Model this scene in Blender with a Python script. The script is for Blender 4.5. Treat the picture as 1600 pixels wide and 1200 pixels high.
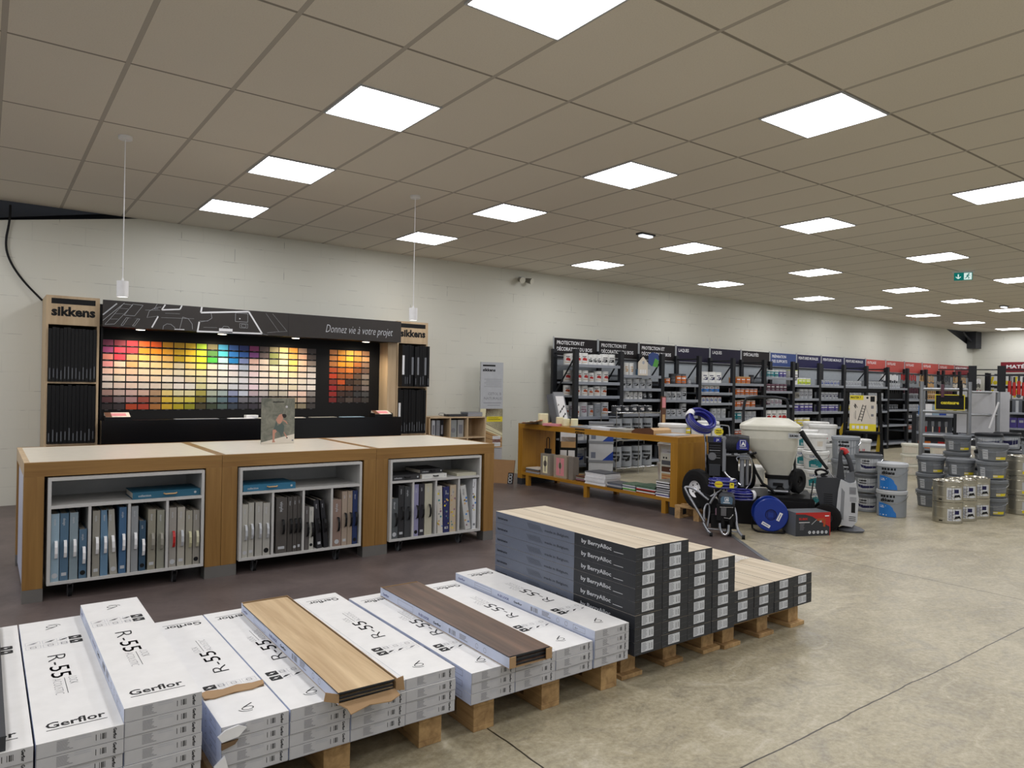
import bpy, math, random
from math import sin, cos, pi, radians
from mathutils import Vector, Matrix
random.seed(11)
for o in list(bpy.data.objects): bpy.data.objects.remove(o, do_unlink=True)
SC = bpy.context.scene
COL = SC.collection
# ---------------------------------------------------------------- camera
YAW, PIT, ROL = radians(36.4452), radians(0.0324), radians(1.0436)
CAMH = 1.40
CEIL = CAMH + 1.8615
f0 = Vector((sin(YAW)*cos(PIT), cos(YAW)*cos(PIT), sin(PIT)))
r0 = Vector((cos(YAW), -sin(YAW), 0)); u0 = r0.cross(f0)
rr = r0*cos(ROL) + u0*sin(ROL); uu = -r0*sin(ROL) + u0*cos(ROL)
cd = bpy.data.cameras.new('camera'); cam = bpy.data.objects.new('camera', cd); COL.objects.link(cam)
cd.sensor_width = 36.0; cd.lens = 1118.0*36/1600; cd.clip_end = 200; cd.clip_start = 0.05
mw = Matrix((rr, uu, -f0)).transposed().to_4x4(); mw.translation = (0, 0, CAMH)
cam.matrix_world = mw
SC.camera = cam
# ---------------------------------------------------------------- view, world
SC.view_settings.view_transform = 'Standard'
SC.view_settings.look = 'None'
SC.view_settings.exposure = 0.0
SC.view_settings.gamma = 1.0
SC.view_settings.use_curve_mapping = False
W = bpy.data.worlds.new('World'); SC.world = W; W.use_nodes = True
bg = W.node_tree.nodes['Background']
bg.inputs[0].default_value = (0.86, 0.91, 1.0, 1)   # pale daylight from the shop front behind and left of the camera
bg.inputs[1].default_value = 0.42
PANEL = 16.8          # ceiling panel radiance
SPOT_W = 20.0        # warm display spots
# ---------------------------------------------------------------- materials
def lin(h):
    h = h.lstrip('#'); c = [int(h[i:i+2], 16)/255 for i in (0, 2, 4)]
    return tuple(((v/12.92) if v <= .04045 else ((v+.055)/1.055)**2.4) for v in c) + (1.0,)
_M = {}
def newmat(name):
    m = bpy.data.materials.new(name); m.use_nodes = True
    return m, m.node_tree, m.node_tree.nodes['Principled BSDF']
def N(nt, t, **kw):
    n = nt.nodes.new(t)
    for k, v in kw.items():
        if k.startswith('_'): setattr(n, k[1:], v)
        else: n.inputs[k.replace('__', ' ')].default_value = v
    return n
def mixc(nt, fac, a, b, mode='MIX'):
    n = nt.nodes.new('ShaderNodeMix'); n.data_type = 'RGBA'; n.blend_type = mode
    if isinstance(fac, (int, float)): n.inputs[0].default_value = fac
    else: nt.links.new(fac, n.inputs[0])
    for s, v in ((6, a), (7, b)):
        if isinstance(v, tuple): n.inputs[s].default_value = v
        else: nt.links.new(v, n.inputs[s])
    return n.outputs[2]
def mathn(nt, op, a, b=None, c=None):
    n = nt.nodes.new('ShaderNodeMath'); n.operation = op
    for i, v in enumerate((a, b, c)):
        if v is None: continue
        if isinstance(v, (int, float)): n.inputs[i].default_value = v
        else: nt.links.new(v, n.inputs[i])
    return n.outputs[0]
def ramp(nt, fac, stops):
    n = nt.nodes.new('ShaderNodeValToRGB'); e = n.color_ramp.elements
    while len(e) < len(stops): e.new(0.5)
    for i, (p, c) in enumerate(stops): e[i].position = p; e[i].color = c
    nt.links.new(fac, n.inputs[0]); return n.outputs[0]
def coords(nt, scale=(1, 1, 1), kind='Object'):
    tc = nt.nodes.new('ShaderNodeTexCoord'); mp = nt.nodes.new('ShaderNodeMapping')
    mp.inputs['Scale'].default_value = scale; nt.links.new(tc.outputs[kind], mp.inputs[0]); return mp.outputs[0]
def noise(nt, vec, scale, detail=4, rough=.55, dist=0):
    n = N(nt, 'ShaderNodeTexNoise', Scale=scale, Detail=detail, Roughness=rough, Distortion=dist)
    nt.links.new(vec, n.inputs['Vector']); return n.outputs[0]
def bump(nt, b, h, strength, dist=.01):
    n = N(nt, 'ShaderNodeBump', Strength=strength, Distance=dist); nt.links.new(h, n.inputs['Height']); nt.links.new(n.outputs[0], b.inputs['Normal'])

def plain(name, hexc, rough=.5, metal=0.0, var=.06, spec=.5):
    """one colour with slight procedural mottling"""
    m, nt, b = newmat(name)
    c = lin(hexc); v = coords(nt)
    f = noise(nt, v, 14, 3)
    d = tuple(x*(1-var*2) for x in c[:3]) + (1,)
    nt.links.new(mixc(nt, f, d, tuple(min(1, x*(1+var)) for x in c[:3]) + (1,)), b.inputs['Base Color'])
    b.inputs['Roughness'].default_value = rough; b.inputs['Metallic'].default_value = metal
    b.inputs['Specular IOR Level'].default_value = spec
    return m
def wood(name, c0, c1, axis=0, scale=1.0, rough=.5, grain=18, c2=None):
    m, nt, b = newmat(name)
    s = [grain, grain, grain]; s[axis] = grain*.06
    v = coords(nt, tuple(x*scale for x in s))
    f = noise(nt, v, 1.0, 6, .6, .6)
    s2 = [3, 3, 3]; s2[axis] = .35
    f2 = noise(nt, coords(nt, tuple(x*scale for x in s2)), 1.0, 3, .5, 1.2)
    g = mathn(nt, 'ADD', mathn(nt, 'MULTIPLY', f, .6), mathn(nt, 'MULTIPLY', f2, .4))
    col = ramp(nt, g, [(.38, lin(c0)), (.62, lin(c1))])
    nt.links.new(col, b.inputs['Base Color']); b.inputs['Roughness'].default_value = rough
    bump(nt, b, f, .12, .002)
    return m
def emit(name, hexc, strength):
    m = bpy.data.materials.new(name); m.use_nodes = True; nt = m.node_tree; nt.nodes.clear()
    e = N(nt, 'ShaderNodeEmission', Strength=strength, Color=lin(hexc)); o = nt.nodes.new('ShaderNodeOutputMaterial')
    nt.links.new(e.outputs[0], o.inputs[0]); return m
def m_concrete():
    m, nt, b = newmat('polished_concrete'); v = coords(nt)
    f1 = noise(nt, v, .8, 8, .65, .6); f2 = noise(nt, coords(nt, (1, 1.6, 1)), 4, 10, .74, 1.4); f3 = noise(nt, v, 38, 6, .75)
    c = ramp(nt, f1, [(.3, lin('82795f')), (.5, lin('a69c80')), (.72, lin('b5ac92'))])
    c = mixc(nt, mathn(nt, 'MULTIPLY', ramp(nt, f2, [(.34, (1, 1, 1, 1)), (.52, (0, 0, 0, 1))]), .75), c, lin('7f7868'))
    c = mixc(nt, mathn(nt, 'MULTIPLY', ramp(nt, f2, [(.53, (0, 0, 0, 1)), (.70, (1, 1, 1, 1))]), .65), c, lin('cbc4b2'))
    c = mixc(nt, .24, c, ramp(nt, f3, [(.38, lin('6a6250')), (.62, lin('d0cab4'))]))
    # saw cut joints
    sp = nt.nodes.new('ShaderNodeSeparateXYZ'); tc = nt.nodes.new('ShaderNodeTexCoord'); nt.links.new(tc.outputs['Object'], sp.inputs[0])
    wob = mathn(nt, 'MULTIPLY', mathn(nt, 'SUBTRACT', noise(nt, v, 3.5, 3), .5), .03)
    ymask = mathn(nt, 'LESS_THAN', mathn(nt, 'ABSOLUTE', mathn(nt, 'ADD', mathn(nt, 'SUBTRACT', sp.outputs[1], 1.608), wob)), .0035)
    xs = []
    for xx, w in ((1.67, .004), (5.70, .004), (9.7, .004), (13.7, .004)):
        xs.append(mathn(nt, 'LESS_THAN', mathn(nt, 'ABSOLUTE', mathn(nt, 'ADD', mathn(nt, 'SUBTRACT', sp.outputs[0], xx), wob)), w))
    tot = ymask
    for x in xs: tot = mathn(nt, 'MAXIMUM', tot, x)
    y2 = mathn(nt, 'LESS_THAN', mathn(nt, 'ABSOLUTE', mathn(nt, 'SUBTRACT', sp.outputs[1], 5.6)), .004)
    tot = mathn(nt, 'MAXIMUM', tot, y2)
    c = mixc(nt, mathn(nt, 'MULTIPLY', tot, .95), c, lin('2a241c'))
    nt.links.new(c, b.inputs['Base Color'])
    nt.links.new(ramp(nt, f2, [(.3, (.30, .30, .30, 1)), (.7, (.46, .46, .46, 1))]), b.inputs['Roughness'])
    b.inputs['Specular IOR Level'].default_value = .45
    bump(nt, b, f2, .05, .004); return m
def m_vinyl():
    m, nt, b = newmat('dark_vinyl'); f = noise(nt, coords(nt), 2.2, 7, .65, .8); f2 = noise(nt, coords(nt, (1, 1, 1)), 30, 4, .6)
    c = ramp(nt, f, [(.3, lin('4c4240')), (.7, lin('695d59'))]); c = mixc(nt, .12, c, ramp(nt, f2, [(.3, lin('3a3432')), (.7, lin('7a726e'))]))
    nt.links.new(c, b.inputs['Base Color']); b.inputs['Roughness'].default_value = .42; b.inputs['Specular IOR Level'].default_value = .35; return m
def m_blockwall(name, base):
    m, nt, b = newmat(name); sp = nt.nodes.new('ShaderNodeSeparateXYZ'); tc = nt.nodes.new('ShaderNodeTexCoord'); nt.links.new(tc.outputs['Object'], sp.inputs[0])
    cb = nt.nodes.new('ShaderNodeCombineXYZ'); nt.links.new(mathn(nt, 'ADD', sp.outputs[0], sp.outputs[1]), cb.inputs[0]); nt.links.new(sp.outputs[2], cb.inputs[1])
    br = N(nt, 'ShaderNodeTexBrick', Scale=1.0); nt.links.new(cb.outputs[0], br.inputs[0])
    br.inputs['Brick Width'].default_value = .5; br.inputs['Row Height'].default_value = .205; br.inputs['Mortar Size'].default_value = .006; br.inputs['Mortar Smooth'].default_value = .3
    f = noise(nt, coords(nt), 1.3, 4); f2 = noise(nt, coords(nt), 90, 3); f3 = noise(nt, coords(nt), 2.6, 3)
    vis = mathn(nt, 'MULTIPLY', br.outputs['Fac'], ramp(nt, f3, [(.46, (0, 0, 0, 1)), (.62, (1, 1, 1, 1))]))
    c = mixc(nt, f, tuple(x*.95 for x in lin(base)[:3]) + (1,), lin(base))
    c = mixc(nt, mathn(nt, 'MULTIPLY', vis, .10), c, lin('8f8f88'))
    # few narrow open vertical joints
    b2 = N(nt, 'ShaderNodeTexBrick', Scale=1.0); nt.links.new(cb.outputs[0], b2.inputs[0])
    b2.inputs['Brick Width'].default_value = 1.25; b2.inputs['Row Height'].default_value = .205; b2.inputs['Mortar Size'].default_value = .003
    hz = mathn(nt, 'GREATER_THAN', mathn(nt, 'FRACT', mathn(nt, 'DIVIDE', sp.outputs[2], .205)), .08)
    v2 = mathn(nt, 'MULTIPLY', mathn(nt, 'MULTIPLY', b2.outputs['Fac'], hz), ramp(nt, noise(nt, coords(nt), 4.1, 2), [(.55, (0, 0, 0, 1)), (.6, (1, 1, 1, 1))]))
    c = mixc(nt, mathn(nt, 'MULTIPLY', v2, .6), c, lin('6c6c66'))
    nt.links.new(c, b.inputs['Base Color']); b.inputs['Roughness'].default_value = .62
    hh = mathn(nt, 'SUBTRACT', mathn(nt, 'MULTIPLY', f2, .25), mathn(nt, 'MULTIPLY', br.outputs['Fac'], .6))
    bump(nt, b, hh, .14, .004); return m
GX, GY, GS = 1.8608, 4.1755, 0.6008
def m_ceiling():
    m, nt, b = newmat('ceiling_tiles'); sp = nt.nodes.new('ShaderNodeSeparateXYZ'); tc = nt.nodes.new('ShaderNodeTexCoord'); nt.links.new(tc.outputs['Object'], sp.inputs[0])
    def band(ch, org, period, w):
        t = mathn(nt, 'DIVIDE', mathn(nt, 'SUBTRACT', sp.outputs[ch], org), period)
        fr = mathn(nt, 'ABSOLUTE', mathn(nt, 'SUBTRACT', mathn(nt, 'FRACT', mathn(nt, 'ADD', t, 100.5)), .5))
        return mathn(nt, 'LESS_THAN', fr, w/period)
    xl = band(0, GX, .6, .012); xe = band(0, GX, .6, .0145)
    yl = band(1, GY+GS, 2*GS, .0075); ye = band(1, GY+GS, 2*GS, .011)
    f = noise(nt, coords(nt), 130, 3, .7); f2 = noise(nt, coords(nt), .9, 3)
    c = mixc(nt, f2, lin('d9d3c6'), lin('dfd9cd'))
    c = mixc(nt, mathn(nt, 'MULTIPLY', ramp(nt, f, [(.35, (1, 1, 1, 1)), (.5, (0, 0, 0, 1))]), .12), c, lin('8c867c'))
    edge = mathn(nt, 'MAXIMUM', xe, ye); c = mixc(nt, mathn(nt, 'MULTIPLY', edge, .55), c, lin('6a645c'))
    c = mixc(nt, yl, c, lin('8f897f')); c = mixc(nt, xl, c, lin('b3ada3'))
    nt.links.new(c, b.inputs['Base Color']); b.inputs['Roughness'].default_value = .85; b.inputs['Specular IOR Level'].default_value = .2
    bump(nt, b, mathn(nt, 'SUBTRACT', mathn(nt, 'MULTIPLY', f, .15), mathn(nt, 'MULTIPLY', edge, 1.0)), .3, .004); return m
def m_canvas():
    m, nt, b = newmat('poster_plaster'); f = noise(nt, coords(nt), 14, 6, .7, .8); f2 = noise(nt, coords(nt, (1, 1, 1)), 4, 4)
    c = mixc(nt, f2, ramp(nt, f, [(.3, lin('3e463f')), (.7, lin('7e8078'))]), ramp(nt, f, [(.3, lin('5c5c52')), (.7, lin('928f7c'))]))
    nt.links.new(c, b.inputs['Base Color']); b.inputs['Roughness'].default_value = .5; return m
def m_film():
    m, nt, b = newmat('clear_film'); b.inputs['Base Color'].default_value = (.92, .95, 1, 1); b.inputs['Roughness'].default_value = .12
    b.inputs['Alpha'].default_value = .32; bump(nt, b, noise(nt, coords(nt, (6, 20, 20)), 3, 4, .6, 1.5), .8, .01); return m
SPEC = dict(
 white=('e6e6e6', .45), carton_white=('e4e3e0', .45), carton_grey=('b9b9bb', .6), ink=('0d0d0f', .6, 0.0, .06, .3), ink_grey=('77777c', .5), ink_soft=('a9acb4', .5),
 carton_blue=('c6cee2', .5), kraft=('a58661', .8), kraft_dark=('6c553c', .8), steel=('8e9094', .35, .9), chrome=('c8cacc', .18, 1.0), rack=('1e2024', .5, 0.0, .06, .3), rack_shelf=('8b9098', .4), rack_back=('9aa0a4', .5),
 black=('09090a', .6, 0.0, .06, .3), black_gloss=('0a0a0c', .22), rubber=('101011', .8, 0.0, .06, .3), darkgrey=('34363a', .5, 0.0, .06, .35), grey=('7d8084', .45), lightgrey=('b6b9bc', .45), midgrey=('5d6065', .5),
 laminate_top=('e0d8c6', .3), cab_white=('bdbcb8', .45), panel_white=('c4c8dc', .4), brushed=('75736f', .42, .3), birch_edge=('c9b08e', .5),
 cream_plastic=('d9d7c8', .35), red=('b3201c', .45), red_sign=('b8453c', .5), darkred_sign=('7c1a26', .5), navy_sign=('1d1c48', .6, 0.0, .06, .3), blue_sign=('24407e', .5), black_sign=('1d1819', .6, 0.0, .06, .25), purple_sign=('1f1b31', .6, 0.0, .06, .25),
 blue=('1d3f92', .35), deepblue=('1a1f7a', .3), bluecart=('0a2f8a', .3), teal=('1d7f86', .4), skyblue=('2274c4', .4), yellow=('e2cf28', .45), orange=('cf6a1e', .45), green=('4f9a3a', .5), lime=('c3d62a', .45),
 bucket_grey=('6c7074', .45), bucket_lid=('54575b', .45), tin=('b7b3a4', .28, .85), tin_lid=('c4c0b2', .22, .95), bucket_silver=('8f9499', .4), white_plastic=('e4e4e0', .35),
 mustard=('b98a1e', .45), wax=('e6dfb8', .5), skin=('b88672', .6), hair=('1c1614', .6), dress=('4d5a56', .6), magenta=('a52c5e', .5), pink=('d88a90', .5), chart=('d8cfc0', .5), brown=('5c3a26', .5), rust=('a6491c', .5), purple=('4a3c8c', .45), mauve=('8a6a78', .5), tan=('c09a68', .5), ladder_yellow=('c9a818', .45), plum=('5a3440', .5),
 dark_carton=('303236', .45, 0.0, .06, .35), slate_carton=('6a7180', .38), print_light=('cfd2d6', .5), steelblue=('4d6a80', .5), paleblue=('8ea6b4', .5), stone=('8e8b80', .55), binder_black=('060607', .45, 0.0, .06, .3), exit_green=('11776a', .4), alu=('9a9c9e', .35, .7), fascia=('36322f', .5, 0.0, .06, .35), beam=('2c2e33', .6))
def M(n):
    if n in _M: return _M[n]
    if n in SPEC: m = plain(n, *SPEC[n])
    elif n == 'concrete': m = m_concrete()
    elif n == 'vinyl': m = m_vinyl()
    elif n == 'wall': m = m_blockwall('painted_blockwork', 'dcdbce')
    elif n == 'ceiling': m = m_ceiling()
    elif n == 'canvas': m = m_canvas()
    elif n == 'film': m = m_film()
    elif n == 'panel_light': m = emit(n, 'fafaff', PANEL)
    elif n == 'lens_warm': m = emit(n, 'fff0d8', 14)
    elif n == 'lens_white': m = emit(n, 'fffaf2', 9)
    elif n == 'lens_soft': m = emit(n, 'f4f8ff', 1.4)
    elif n == 'exit_glow': m = emit(n, 'dff5ee', .9)
    elif n == 'exit_ground': m = emit(n, '14766c', .8)
    elif n == 'pine_x': m = wood(n, '8f6f47', 'c09d6b', 0, 1, .75, 26)
    elif n == 'pine_y': m = wood(n, '8f6f47', 'c09d6b', 1, 1, .75, 26)
    elif n == 'oak_x': m = wood(n, '7d5a2a', '97723c', 0, 1, .42, 22)
    elif n == 'oak_z': m = wood(n, '7d5a2a', '97723c', 2, 1, .42, 22)
    elif n == 'amber_y': m = wood(n, '9a6a18', 'ad7e26', 1, 1, .42, 14)
    elif n == 'amber_z': m = wood(n, '94661a', 'a87924', 2, 1, .42, 14)
    elif n == 'birch': m = wood(n, 'b39a78', 'c9b18e', 2, 1, .5, 14)
    elif n == 'oakplank': m = wood(n, 'a98a60', 'd2b88e', 1, .7, .45, 30)
    elif n == 'walnut': m = wood(n, '3a281c', '735843', 1, .7, .42, 26)
    elif n == 'paleoak': m = wood(n, 'b0a086', 'd3c6ae', 1, .8, .45, 22)
    elif n == 'mdf': m = plain(n, '8f6a3e', .6)
    elif n == 'clear': m = m_film()
    elif n.startswith('#'): m = plain('paint_' + n[1:], n, .5)
    else: raise KeyError(n)
    _M[n] = m; return m
# ---------------------------------------------------------------- mesh builder
_txt = {}
def glyphs(s, bold=0.0, shear=0.0):
    k = (s, bold, shear)
    if k in _txt: return _txt[k]
    c = bpy.data.curves.new('t', 'FONT'); c.body = s; c.size = 1.0; c.offset = bold; c.shear = shear; c.resolution_u = 2; c.fill_mode = 'FRONT'
    o = bpy.data.objects.new('t', c); COL.objects.link(o)
    dg = bpy.context.evaluated_depsgraph_get(); me = o.evaluated_get(dg).to_mesh()
    vs = [(v.co.x, v.co.y) for v in me.vertices]; fs = [tuple(p.vertices) for p in me.polygons]
    o.evaluated_get(dg).to_mesh_clear(); bpy.data.objects.remove(o); bpy.data.curves.remove(c)
    x0 = min(v[0] for v in vs); x1 = max(v[0] for v in vs)
    _txt[k] = ([(v[0]-x0, v[1]) for v in vs], fs, x1-x0); return _txt[k]
class MB:
    def __init__(s): s.v = []; s.f = []; s.m = []; s.names = []
    def mi(s, n):
        if n not in s.names: s.names.append(n)
        return s.names.index(n)
    def add(s, vs, fs, mat, T=None):
        b = len(s.v); i = s.mi(mat)
        s.v += [tuple(T @ Vector(v)) if T is not None else tuple(v) for v in vs]
        for f in fs: s.f.append(tuple(b+k for k in f)); s.m.append(i)
    def box(s, x0, x1, y0, y1, z0, z1, mat, T=None, ends=None):
        vs = [(x0,y0,z0),(x1,y0,z0),(x1,y1,z0),(x0,y1,z0),(x0,y0,z1),(x1,y0,z1),(x1,y1,z1),(x0,y1,z1)]
        fs = [(3,2,1,0),(4,5,6,7),(0,1,5,4),(1,2,6,5),(2,3,7,6),(3,0,4,7)]
        if isinstance(mat, str): s.add(vs, fs, mat, T)
        else:            # [bottom, top, front(-y), right(+x), back(+y), left(-x)]
            for f, m_ in zip(fs, mat): s.add([vs[k] for k in f], [(0,1,2,3)], m_, T)
        return s
    def cyl(s, p0, p1, r0, r1=None, mat='grey', n=20, caps=True, T=None, capmat=None):
        r1 = r0 if r1 is None else r1
        p0, p1 = Vector(p0), Vector(p1); d = (p1-p0).normalized()
        a = d.orthogonal().normalized(); b = d.cross(a)
        vs = [tuple(p0 + a*(r0*cos(2*pi*i/n)) + b*(r0*sin(2*pi*i/n))) for i in range(n)] + [tuple(p1 + a*(r1*cos(2*pi*i/n)) + b*(r1*sin(2*pi*i/n))) for i in range(n)]
        s.add(vs, [(i, (i+1) % n, n+(i+1) % n, n+i) for i in range(n)], mat, T)
        if caps:
            s.add(vs[:n], [tuple(reversed(range(n)))], capmat or mat, T); s.add(vs[n:], [tuple(range(n))], capmat or mat, T)
        return s
    def lathe(s, prof, mat, n=24, T=None, mats=None, c=(0, 0)):
        """profile [(r,z)...] round the z axis"""
        rows = []
        for r, z in prof: rows.append([(c[0]+r*cos(2*pi*i/n), c[1]+r*sin(2*pi*i/n), z) for i in range(n)])
        for k in range(len(prof)-1):
            vs = rows[k] + rows[k+1]
            s.add(vs, [(i, (i+1) % n, n+(i+1) % n, n+i) for i in range(n)], mats[k] if mats else mat, T)
        return s
    def disc(s, c, r, z, mat, n=24, T=None, up=True):
        vs = [(c[0]+r*cos(2*pi*i/n), c[1]+r*sin(2*pi*i/n), z) for i in range(n)]
        s.add(vs, [tuple(range(n)) if up else tuple(reversed(range(n)))], mat, T); return s
    def tube(s, pts, r, mat, n=8, T=None, closed=False, caps=True, smooth=0):
        pts = [Vector(p) for p in pts]
        for _ in range(smooth):
            q = [pts[0]]
            for a, b in zip(pts, pts[1:]): q += [a*.75+b*.25, a*.25+b*.75]
            pts = q + [pts[-1]]
        rings = []; m_ = len(pts); ref = None
        for i, p in enumerate(pts):
            a = pts[i-1] if (i > 0 or closed) else pts[i]; b = pts[(i+1) % m_] if (i < m_-1 or closed) else pts[i]
            d = (b-a).normalized()
            if ref is None: ref = d.orthogonal().normalized()
            x = (ref - d*ref.dot(d))
            if x.length < 1e-4: x = d.orthogonal()
            x.normalize(); ref = x; y = d.cross(x)
            rings.append([tuple(p + x*(r*cos(2*pi*k/n)) + y*(r*sin(2*pi*k/n))) for k in range(n)])
        for i in range(m_ if closed else m_-1):
            vs = rings[i] + rings[(i+1) % m_]
            s.add(vs, [(k, (k+1) % n, n+(k+1) % n, n+k) for k in range(n)], mat, T)
        if caps and not closed:
            s.add(rings[0], [tuple(reversed(range(n)))], mat, T); s.add(rings[-1], [tuple(range(n))], mat, T)
        return s
    def prism(s, pts, O, U, V, d, mat, side=None, T=None):
        """outline pts (u,v) in plane O,U,V thickened by vector d"""
        O, U, V, d = Vector(O), Vector(U), Vector(V), Vector(d); n = len(pts)
        a = [tuple(O+U*p[0]+V*p[1]) for p in pts]; b = [tuple(Vector(x)+d) for x in a]
        flip = U.cross(V).dot(d) > 0
        s.add(a, [tuple(reversed(range(n))) if flip else tuple(range(n))], mat, T); s.add(b, [tuple(range(n)) if flip else tuple(reversed(range(n)))], mat, T)
        fs = [(i, (i+1) % n, n+(i+1) % n, n+i) for i in range(n)]
        if not flip: fs = [tuple(reversed(f)) for f in fs]
        s.add(a+b, fs, side or mat, T); return s
    def sphere(s, c, r, mat, n=16, sx=1, sy=1, sz=1, T=None):
        vs = []; fs = []; h = n//2
        for i in range(h+1):
            t = pi*i/h
            for k in range(n): vs.append((c[0]+sx*r*sin(t)*cos(2*pi*k/n), c[1]+sy*r*sin(t)*sin(2*pi*k/n), c[2]+sz*r*cos(t)))
        for i in range(h):
            for k in range(n): fs.append((i*n+k, (i+1)*n+k, (i+1)*n+(k+1) % n, i*n+(k+1) % n))
        s.add(vs, fs, mat, T); return s
    def build(s, name, parent=None, loc=(0, 0, 0), rz=0, bevel=0, solid=0, ang=40):
        me = bpy.data.meshes.new(name); me.from_pydata(s.v, [], s.f)
        for n_ in s.names: me.materials.append(M(n_))
        me.polygons.foreach_set('material_index', s.m); me.polygons.foreach_set('use_smooth', [True]*len(s.f)); me.update()
        me.set_sharp_from_angle(angle=radians(ang))
        o = bpy.data.objects.new(name, me); COL.objects.link(o); o.location = loc; o.rotation_euler = (0, 0, rz)
        if parent: o.parent = parent
        if bevel:
            b = o.modifiers.new('bevel', 'BEVEL'); b.width = bevel; b.segments = 2; b.limit_method = 'ANGLE'; b.harden_normals = False
        return o
class Pl:
    """printing plane: flat marks a hair above a surface"""
    def __init__(s, mb, O, U, V, eps=.0004):
        s.mb = mb; s.U = Vector(U).normalized(); s.V = Vector(V).normalized(); s.n = s.U.cross(s.V); s.O = Vector(O) + s.n*eps; s.k = 0
    def p(s, u, v): return tuple(s.O + s.U*u + s.V*v + s.n*s.k)
    def up(s, e=.0003): s.k += e; return s
    def rect(s, u0, v0, u1, v1, mat): s.mb.add([s.p(u0, v0), s.p(u1, v0), s.p(u1, v1), s.p(u0, v1)], [(0, 1, 2, 3)], mat); return s
    def poly(s, pts, mat): s.mb.add([s.p(*q) for q in pts], [tuple(range(len(pts)))], mat); return s
    def line(s, a, b, w, mat):
        dx, dy = b[0]-a[0], b[1]-a[1]; L = math.hypot(dx, dy) or 1; nx, ny = -dy/L*w/2, dx/L*w/2
        return s.poly([(a[0]-nx, a[1]-ny), (b[0]-nx, b[1]-ny), (b[0]+nx, b[1]+ny), (a[0]+nx, a[1]+ny)], mat)
    def path(s, pts, w, mat, closed=False):
        for a, b in zip(pts, pts[1:] + (pts[:1] if closed else [])):
            if a != b: s.line(a, b, w, mat)
        return s
    def frame(s, u0, v0, u1, v1, w, mat): return s.path([(u0, v0), (u1, v0), (u1, v1), (u0, v1)], w, mat, True)
    def disc(s, u, v, r, mat, n=16): return s.poly([(u+r*cos(2*pi*i/n), v+r*sin(2*pi*i/n)) for i in range(n)], mat)
    def text(s, t, u, v, h, mat, width=None, bold=0.0, shear=0.0, rot=0):
        vs, fs, w = glyphs(t, bold, shear); sy = h/.73; sx = (width/w) if width else sy
        c, d = cos(rot), sin(rot)
        s.mb.add([s.p(u+x*sx*c-y*sy*d, v+x*sx*d+y*sy*c) for x, y in vs], fs, mat); return s
    def bars(s, u0, v0, u1, v1, mat, n=14, seed=3):
        rg = random.Random(seed); w = (u1-u0)/n
        for i in range(n):
            if rg.random() < .72: s.rect(u0+i*w, v0, u0+i*w+w*rg.uniform(.3, .8), v1, mat)
        return s
    def lines(s, u0, u1, v1, dv, n, w, mat, seed=1):
        rg = random.Random(seed)
        for i in range(n): s.rect(u0, v1-i*dv-w, u0+(u1-u0)*rg.uniform(.6, 1), v1-i*dv, mat)
        return s
# ---------------------------------------------------------------- scene objects
def tag(o, label, cat, group=None, kind=None):
    o['label'] = label; o['category'] = cat
    if group: o['group'] = group
    if kind: o['kind'] = kind
    return o
def thing(name, label, cat, loc=(0, 0, 0), rz=0, group=None):
    o = bpy.data.objects.new(name, None); COL.objects.link(o); o.location = loc; o.rotation_euler = (0, 0, rz); o.empty_display_size = .1
    return tag(o, label, cat, group)
def struct(o): o['kind'] = 'structure'; return o
def clone(root, loc=None, rz=None, label=None, group=None):
    r = root.copy(); COL.objects.link(r)
    if loc is not None: r.location = loc
    if rz is not None: r.rotation_euler = (0, 0, rz)
    if label: r['label'] = label
    if group: r['group'] = group
    for ch in list(root.children):
        c = ch.copy(); COL.objects.link(c); c.parent = r
        for g in list(ch.children):
            d = g.copy(); COL.objects.link(d); d.parent = c
    return r
ORD = ['first', 'second', 'third', 'fourth', 'fifth', 'sixth', 'seventh', 'eighth', 'ninth', 'tenth', 'eleventh', 'twelfth', 'thirteenth', 'fourteenth', 'fifteenth', 'sixteenth', 'seventeenth', 'eighteenth', 'nineteenth', 'twentieth', 'twenty-first']
def nth(i, n):
    """place of i in a row of n"""
    if n == 1: return 'only'
    if i == 0: return 'leftmost'
    if i == n-1: return 'rightmost'
    return ORD[i] + ' from left'
def RZ(a): return Matrix.Rotation(a, 4, 'Z')
def TR(x, y, z, a=0): return Matrix.Translation((x, y, z)) @ Matrix.Rotation(a, 4, 'Z')
# ================================================================ the room
WY, WX = 9.35, 24.6
mb = MB(); mb.add([(-6, -4, 0), (WX, -4, 0), (WX, WY, 0), (-6, WY, 0)], [(0, 1, 2, 3)], 'concrete'); struct(mb.build('floor'))
mb = MB(); mb.prism([(-6, 3.27), (5.02, 3.27), (6.75, 5.55), (6.75, WY), (-6, WY)], (0, 0, .0005), (1, 0, 0), (0, 1, 0), (0, 0, .004), 'vinyl'); struct(mb.build('floor'))
mb = MB(); d = Vector((6.75-5.02, 5.55-3.27, 0)).normalized(); n_ = Vector((d.y, -d.x, 0))*.03
a = Vector((5.02, 3.27, .001)); b = Vector((6.75, 5.55, .001))
mb.prism([(0, 0), ((b-a).length, 0), ((b-a).length, .035), (0, .035)], a+n_*.6, d, -n_.normalized(), (0, 0, .007), 'alu'); struct(mb.build('trim_1'))
mb = MB(); mb.add([(-6, -4, CEIL), (-6, WY+.02, CEIL), (WX+.02, WY+.02, CEIL), (WX+.02, -4, CEIL)], [(0, 1, 2, 3)], 'ceiling'); struct(mb.build('ceiling'))
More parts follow.
